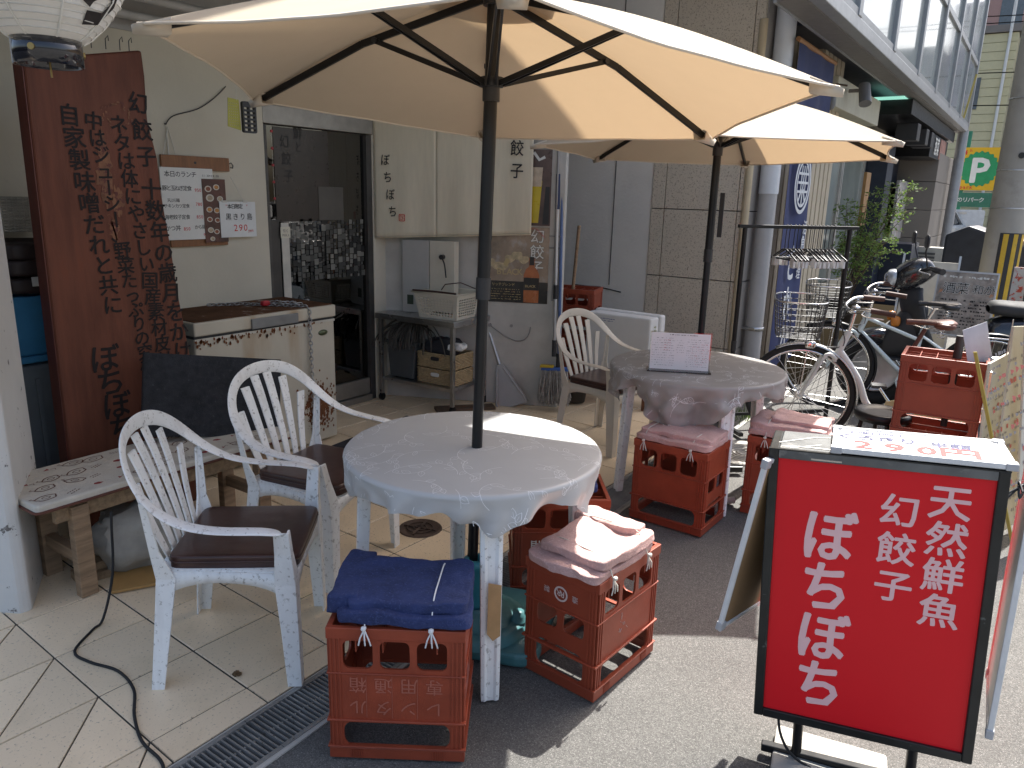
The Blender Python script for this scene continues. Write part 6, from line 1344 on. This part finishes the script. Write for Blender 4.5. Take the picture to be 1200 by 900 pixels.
# A-frame menu of the restaurant
t = thing('menu_a_frame', 'silver framed A-board with a printed Japanese drinks menu behind the scooter', 'menu board', (-.80, 8.55, 0), rot=(R_(-12), 0, R_(-4)))
MB().box(0, .50, -.004, .004, .30, .92).out('poster', mat('menu_print_base', (.34, .30, .26), .4, var=.5, vs=10, spot=12, spotc=(.55, .25, .12), spotw=.60), t)
for a in ((-.012, .512, .918, .935), (-.012, .512, .285, .302)): MB().box(a[0], a[1], -.012, .012, a[2], a[3]).out('frame_bar', M_alu, t)
for x in (-.014, .50): MB().box(x, x+.014, -.0118, .0118, 0, .918).out('frame_post', M_alu, t)
mb = MB(); write(mb, row('酒菜', .11, .76, .12, .95)+row('和が', .36, .76, .10, .95), y=-.007, bold=.06); mb.out('lettering', M_paper, t); mb = MB(); write(mb, row('酒菜', .11, .76, .12, .95)+row('和が', .36, .76, .10, .95), y=-.009, bold=.0); lines(mb, .05, .46, .36, .66, 9, -.008, random.Random(3), .022, .7); mb.out('lettering', M_ink, t); mb = MB(); lines(mb, .04, .46, .85, .90, 1, -.008, random.Random(5), .03, .9); mb.out('heading', M_paper, t)
for x in (.0, .5): MB().bar((x, .02, .92), (x, .34, .02), .014, .014).out('rear_leg', M_alu, t)
t = thing('cream_board', 'tall cream panel board standing behind the A-board', 'board', (-1.15, 8.9, 0), rot=(R_(-10), 0, R_(2))); MB().box(0, .50, 0, .03, 0, .98).out('panel', mat('cream_panel', (.62, .58, .48), .6), t, bevel=.004)
for x in (-.02, .5): MB().bar((x, .0, 0), (x, .0, 1.05), .02, .02).out('post', M_alu, t)
t = thing('covered_bin', 'large black slope topped bin under a tarpaulin near the utility pole', 'bin', (-.95, 11.6, 0), -4)
MB().prism([(-.05, 0), (1.05, 0), (1.05, .95), (.75, 1.12), (.2, 1.30), (-.05, 1.18)], -.35, .35, 'y').out('body', mat('tarp_black', (.022, .025, .035), .5, var=.4, vs=4, bump=.6, bs=14), t, bevel=.03); MB().prism([(.7, 1.13), (1.15, .95), (1.18, 1.0), (.72, 1.17)], -.30, .36, 'y').out('cardboard', mat('cardboard', (.42, .30, .18), .8), t)
# utility pole with stripes
t = thing('utility_pole', 'concrete utility pole with yellow and black striped guard at the right edge', 'utility pole', (-.33, 9.6, 0))
mb = MB(); mb.lathe([(.178, 0), (.172, 2.0), (.15, 9)], 32); mb.out('shaft', mat('pole_concrete', (.36, .34, .30), .85, var=.12, vs=2, bump=.3, bs=60, spot=3, spotc=(.26, .24, .21), spotw=.55, edge=.2), t)
mb = MB(); [mb.lathe([(.172, z), (.178, z+.003), (.178, z+.012), (.172, z+.015)], 32) for z in (1.52, 1.9, 2.6)]; mb.out('band', M_steel, t)
for k in range(12):
    a0, a1 = k*PI/6, k*PI/6+PI/12
    if k not in (9, 10, 11): continue
    mb = MB(); mb.grid(lambda u, v: Vector((.182*math.cos(a0+(a1-a0)*u), .182*math.sin(a0+(a1-a0)*u), .35+.92*v)), 5, 2); mb.out('yellow_stripe', mat('stripe_yellow', (.60, .38, .03), .6, spot=10, spotc=(.3, .2, .08), spotw=.64), t)
mb = MB(); mb.grid(lambda u, v: Vector((.180*math.cos(-1.75+1.6*u), .180*math.sin(-1.75+1.6*u), .35+.93*v)), 14, 2); mb.out('black_guard', M_blkp, t); mb = MB(); mb.cyl((.03, -.18, 2.05), (.03, -.16, 2.05), .03); mb.out('hole', M_blkp, t)
t = thing('metal_conduit', 'dark pipes and metal clutter running up behind the utility pole', 'pipe', (.10, 10.3, 0)); mb = MB()
for x, r in ((0, .035), (.1, .02), (.18, .025)): mb.tube([(x, 0, 0), (x+.01, 0, 6)], r, 8)
mb.out('pipe', mat('dark_pipe', (.10, .09, .085), .5, .3), t); mb = MB(); rg = random.Random(8); [mb.box(x-.04, x+.06, -.05, .05, z, z+rg.uniform(.05, .16)) for x, z in [(rg.uniform(.0, .3), rg.uniform(1.2, 3)) for _ in range(12)]]; mb.out('bracket', M_alu, t)
# parking sign, white panel, post
t = thing('parking_sign', 'yellow 24h parking sign with a white P on a green disc beyond the utility pole', 'sign', (-2.17, 26.0, 0), 3)
MB().cyl((.0, 0, 0), (.0, 0, 3.6), .07, n=12).out('post', mat('green_post', (.02, .18, .11), .4), t)
MB().prism(rrect(-.27, 1.3, 1.97, 3.15, .09), -.08, -.0, 'y').out('board', mat('sign_yellow', (.72, .42, .01), .4, var=.03), t); mb = MB(); mb.prism([(.38+(.50+.025*math.cos(20*a))*math.cos(a)*.93, 2.56+(.50+.025*math.cos(20*a))*math.sin(a)*.95) for a in [k*PI/60 for k in range(120)]], -.09, -.081, 'y'); mb.out('green_disc', mat('sign_green', (.015, .28, .10), .4), t)
mb = MB(); write(mb, [('P', .38, 2.54, .95)], y=-.095, bold=.05); mb.out('lettering', M_paper, t); mb = MB(); write(mb, row('24', -.13, 3.02, .19, .6), y=-.085, bold=.03); write(mb, [('h', .11, 3.07, .12)], y=-.085, bold=.02); write(mb, row('Repark', -.16, 2.06, .14, .58), y=-.085, bold=.03); mb.out('lettering', M_red, t)
t2 = thing('green_name_sign', 'small green sign with white characters below the yellow parking sign', 'sign', (-2.15, 25.9, 0), 3); MB().box(-.36, 1.2, -.04, 0, 1.50, 1.90).out('board', mat('sign_dark_green', (.03, .16, .10), .4), t2); mb = MB(); write(mb, row('三井のリパーク', -.26, 1.70, .15, .9), y=-.045, bold=.03); mb.box(.80, .95, -.05, -.041, 1.58, 1.82); mb.out('lettering', M_paper, t2)
t2 = thing('white_back_sign', 'blank white sign panel strapped to the green post beside the cars', 'sign', (-2.2, 25.8, 0), 3); MB().prism(rrect(-.40, .75, .1, 1.42, .05), -.03, 0, 'y').out('panel', mat('dull_white_sign', (.62, .64, .66), .5), t2, bevel=.01)
for z in (.1, 1.3): MB().box(-.3, .3, -.05, -.03, z, z+.06).out('strap', M_alu, t2)
# parked cars
def car(label, x, y, az, cm):
    t = thing('parked_car', label, 'car', (x, y, 0), az, group='cars parked beyond the office building')
    body = [(-2.0, .35), (-2.05, .7), (-1.9, .92), (-1.2, 1.0), (-.55, 1.42), (.3, 1.5), (1.1, 1.42), (1.75, 1.02), (2.0, .95), (2.05, .55), (2.0, .35)]
    low = [(-2.05, .32), (-2.1, .55), (-2.0, .82), (-1.25, .97), (1.75, 1.0), (2.05, .9), (2.1, .5), (2.05, .32)]
    MB().prism(low, -.82, .82, 'y').out('body', cm, t, bevel=.08, seg=3)
    MB().prism([(-1.25, .96), (-.6, 1.42), (.3, 1.5), (1.05, 1.42), (1.7, .98)], -.68, .68, 'y').out('cabin', glass('car_glass', (.12, .14, .15), .25), t, bevel=.06, seg=3)
    MB().prism([(-.62, 1.41), (.3, 1.5), (1.08, 1.41), (1.05, 1.47), (.3, 1.55), (-.6, 1.47)], -.66, .66, 'y').out('roof', cm, t, bevel=.02)
    for s in (-1, 1):
        mb = MB(); mb.bar((-1.22, s*.70, .98), (-.6, s*.67, 1.45), .06, .05); mb.bar((.3, s*.69, .98), (.3, s*.67, 1.5), .08, .04); mb.bar((1.68, s*.70, .99), (1.07, s*.67, 1.44), .08, .05); mb.out('window_pillar', cm, t)
        for x in (-1.3, 1.3):
            M = Matrix.Translation((x, s*.78, .32)) @ Matrix.Rotation(PI/2, 4, 'X'); w_ = MB().lathe([(0, -.1), (.31, -.1), (.32, -.06), (.32, .06), (.31, .1), (0, .1)], 26, M=M).out('wheel', M_rub, t); MB().lathe([(0, -.11), (.19, -.11), (.2, -.09), (.2, .09), (.19, .11), (0, .11)], 20, M=M).out('rim', M_alu, w_)
        MB().soft((-2.03, s*.6, .68), (.14, .34, .16), .6).out('headlight', mat('lamp_clear', (.6, .62, .65), .1, coat=.6), t); MB().soft((-.85, s*.92, 1.02), (.12, .2, .12), .6).out('mirror', cm, t)
    MB().box(-2.12, -2.08, -.35, .35, .38, .52).out('grille', M_blkp, t); return t
M_silv = mat('car_silver', (.52, .54, .56), .2, .5, var=.03, coat=.8)
car('silver car nearest the green sign post, its bonnet towards the camera', -3.2, 24.5, 70, M_silv)
car('white car parked behind the silver car in the car park', -4.6, 33, 80, mat('car_white', (.70, .70, .70), .25, coat=.8))
# far buildings
t = thing('yellow_house', 'pale yellow building with horizontal boarding beyond the parking signs', 'building', (-4.75, 40, 0))
M_yel = mat('pale_yellow_siding', (.62, .56, .34), .7, var=.04)
for k in range(24): MB().box(0, 2.6, -.05+.0, 4, k*.36, k*.36+.34).out('siding_board', M_yel, t)
MB().box(.05, 2.55, 0, 4, 0, 8.64).out('wall', mat('siding_gap', (.30, .27, .16), .8), t); MB().box(-.1, 2.7, -.15, 4, 8.66, 8.95).out('parapet', M_stone, t); MB().cyl((2.3, -.15, 0), (2.3, -.15, 10.8), .06).out('pipe', M_paper, t)
for z in (2.2, 5.6): MB().box(.5, 1.5, -.08, -.06, z, z+1.3).out('window', mat('far_window', (.12, .14, .15), .1), t)
mb = MB(); mb.lathe([(.0, 0), (.30, 0), (.3, .05)], 20, M=Matrix.Translation((-.2, -.6, 2.6)) @ Matrix.Rotation(PI/2, 4, 'X')); mb.box(-.7, .3, -.55, -.1, 2.2, 3.0); mb.out('air_conditioner', mat('ac_beige', (.48, .46, .4)), t)
t = thing('purple_grey_building', 'mauve grey building wall between the yellow house and the utility pole', 'building', (-2.1, 42, 0)); M_mau = mat('mauve_grey', (.30, .27, .32), .7, var=.05)
for k in range(4): MB().box(0, 4.0, 0, 6, k*2.6+.02, (k+1)*2.6-.02).out('wall_panel', M_mau, t)
MB().box(.02, 3.98, .02, 5.98, 0, 10.3).out('core', M_stone, t)
for k in range(4): MB().box(2.4, 3.4, -.03, .0, 1.3+k*2.6, 2.4+k*2.6).out('window', mat('far_window', (.12, .14, .15), .1), t)
t = thing('pink_tower', 'dusty pink tall building with a dark brown roof edge far down the street', 'building', (-5.3, 58, 0)); M_pk = mat('dusty_pink', (.42, .26, .22), .75, var=.05)
MB().box(0, 4.2, 0, 8, 0, 17.2).out('wall', M_pk, t); MB().box(4.2, 7, .8, 8, 0, 13.6).out('wall', mat('pale_pink', (.50, .36, .32), .75), t); MB().box(-.5, 4.5, -.8, 8, 17.2, 18.6).out('roof_edge', mat('dark_brown_roof', (.10, .06, .05), .7), t)
for k in range(5): MB().box(.4, 3.6, -.25, 0, 2.5+k*3.1, 2.6+k*3.1).out('balcony_rail', mat('rail_brown', (.2, .08, .07), .6), t); MB().box(1.0, 2.2, -.02, .0, 3+k*3.1, 4.6+k*3.1).out('window', mat('far_window', (.12, .14, .15)), t)
mb = MB(); [mb.tube([(.8+.1*k, -.35, 10+.25*k), (3.2+.1*k, -.35, 10.4+.2*k)], .06, 5) for k in range(7)]; mb.out('duct', M_stone, t)
t = thing('far_street_building', 'white grey far building at the right edge behind the pole', 'building', (2.5, 44, 0)); MB().box(0, 14, 0, 8, 0, 9).out('wall', mat('far_white', (.5, .5, .48), .7), t)
for i in range(5):
    for j in range(3): MB().box(1+i*2.6, 2.4+i*2.6, -.03, 0, 1.6+j*2.9, 3.1+j*2.9).out('window', mat('far_window', (.12, .14, .15)), t)
for k, (z0, z1, y) in enumerate(((6.5, 7.1, 24), (6.9, 7.2, 24.6), (5.2, 5.6, 23), (7.9, 8.3, 25), (4.3, 4.7, 22), (8.6, 9.1, 26))):
    mb = MB(); mb.tube([(-8+16*u, y+3*u, z0+(z1-z0)*u-.5*math.sin(PI*u)) for u in [i/16 for i in range(17)]], .014, 5); o = mb.out('overhead_wire', mat('wire_black', (.01, .01, .01), 1., spec=0.)); tag(o, 'thin black overhead cable crossing the street beyond the glass office', 'cable', 'overhead cables across the street')
# board with dark panel and branches at the right edge
t = thing('framed_chalkboard', 'cream framed board with a dark panel and white brush mark at the right edge', 'sign', (.02, 7.55, 0), rot=(R_(-5), 0, R_(6)))
MB().box(.05, .85, -.004, .01, .35, 1.10).out('panel', mat('aubergine_panel', (.035, .028, .04), .5), t)
for a in ((0, .9, 1.10, 1.16), (0, .9, .29, .35)): MB().box(a[0], a[1], -.02, .02, a[2], a[3]).out('frame_bar', mat('cream_frame', (.52, .48, .38), .6, spot=12, spotc=(.28, .2, .12), spotw=.62), t, bevel=.003)
for x in (0, .85): MB().box(x, x+.05, -.0195, .0195, 0.0, 1.10).out('frame_post', mat('cream_frame', (.52, .48, .38)), t, bevel=.003)
mb = MB(); write(mb, [('が', .24, .52, .26)], y=-.006, bold=.04, jit=.1); mb.out('lettering', M_paper, t)
t = thing('bamboo_sticks', 'bundle of dry bamboo sticks leaning before the framed dark board', 'sticks', (.16, 7.3, .25)); rg = random.Random(6)
for k in range(5): MB().tube([(rg.uniform(-.06, .1), 0, 0), (rg.uniform(-.02, .06), .02, .45), (rg.uniform(-.12, .04), .05, 1.02)], .011, 6).out('stick', mat('bamboo', (.48, .34, .14), .6, var=.2), t)
mb = MB(); mb.soft((.04, 0, .42), (.12, .08, .08), .8, .03, 20); mb.out('knot', mat('straw', (.5, .38, .2), .9), t)
t = thing('sticker_post', 'narrow board covered with red and white stickers left of the framed board', 'sign', (-.10, 7.75, 0)); MB().box(-.05, .05, -.01, .01, .4, 1.05).out('board', mat('sticker_white', (.6, .58, .55), .5, spot=14, spotc=(.55, .08, .04), spotw=.52, edge=.03), t)
# clutter on the road by the far table
t = thing('fallen_tube', 'short bent pale tube lying on the asphalt near the far table', 'tube', (-1.15, 3.66, .02), 40); MB().tube([(-.06, 0, 0), (.06, 0, .0)], .018, 10).out('tube', mat('pale_tube', (.42, .40, .36), .6), t)
o = MB().prism([(0, 0), (.012, .006), (.016, .018), (.006, .03), (-.002, .014)], 0, .002, 'z').out('fallen_leaf', mat('grey_leaf', (.25, .27, .2), .8)); tag(o, 'tiny pale leaf on the shaded asphalt before the taped table leg', 'leaf', loc=(-1.22, 1.48, -.005))
o = MB().soft((0, 0, .004), (.035, .02, .01), .8, .01, 50).out('dead_leaf', mat('dead_leaf', (.12, .07, .03), .9)); tag(o, 'small dead brown leaf on the tiles in front of the nearest armchair', 'leaf', loc=(-1.93, 1.27, .002))
t = thing('kerb_weeds', 'tuft of small weeds at the wall foot by the bicycle wheel', 'plant', (-1.55, 5.35, 0)); rg = random.Random(3); mb = MB()
for k in range(220): x, y = rg.gauss(0, .12), rg.gauss(0, .10); a = rg.uniform(0, 6.3); h = rg.uniform(.02, .07); mb.add([(x, y, 0), (x+.006*math.cos(a), y+.006*math.sin(a), 0), (x+.02*math.cos(a+1), y+.02*math.sin(a+1), h)], [(0, 1, 2)])
mb.out('blade', mat('weed_green', (.10, .17, .03), .7, trans=.3), t, kind='stuff')
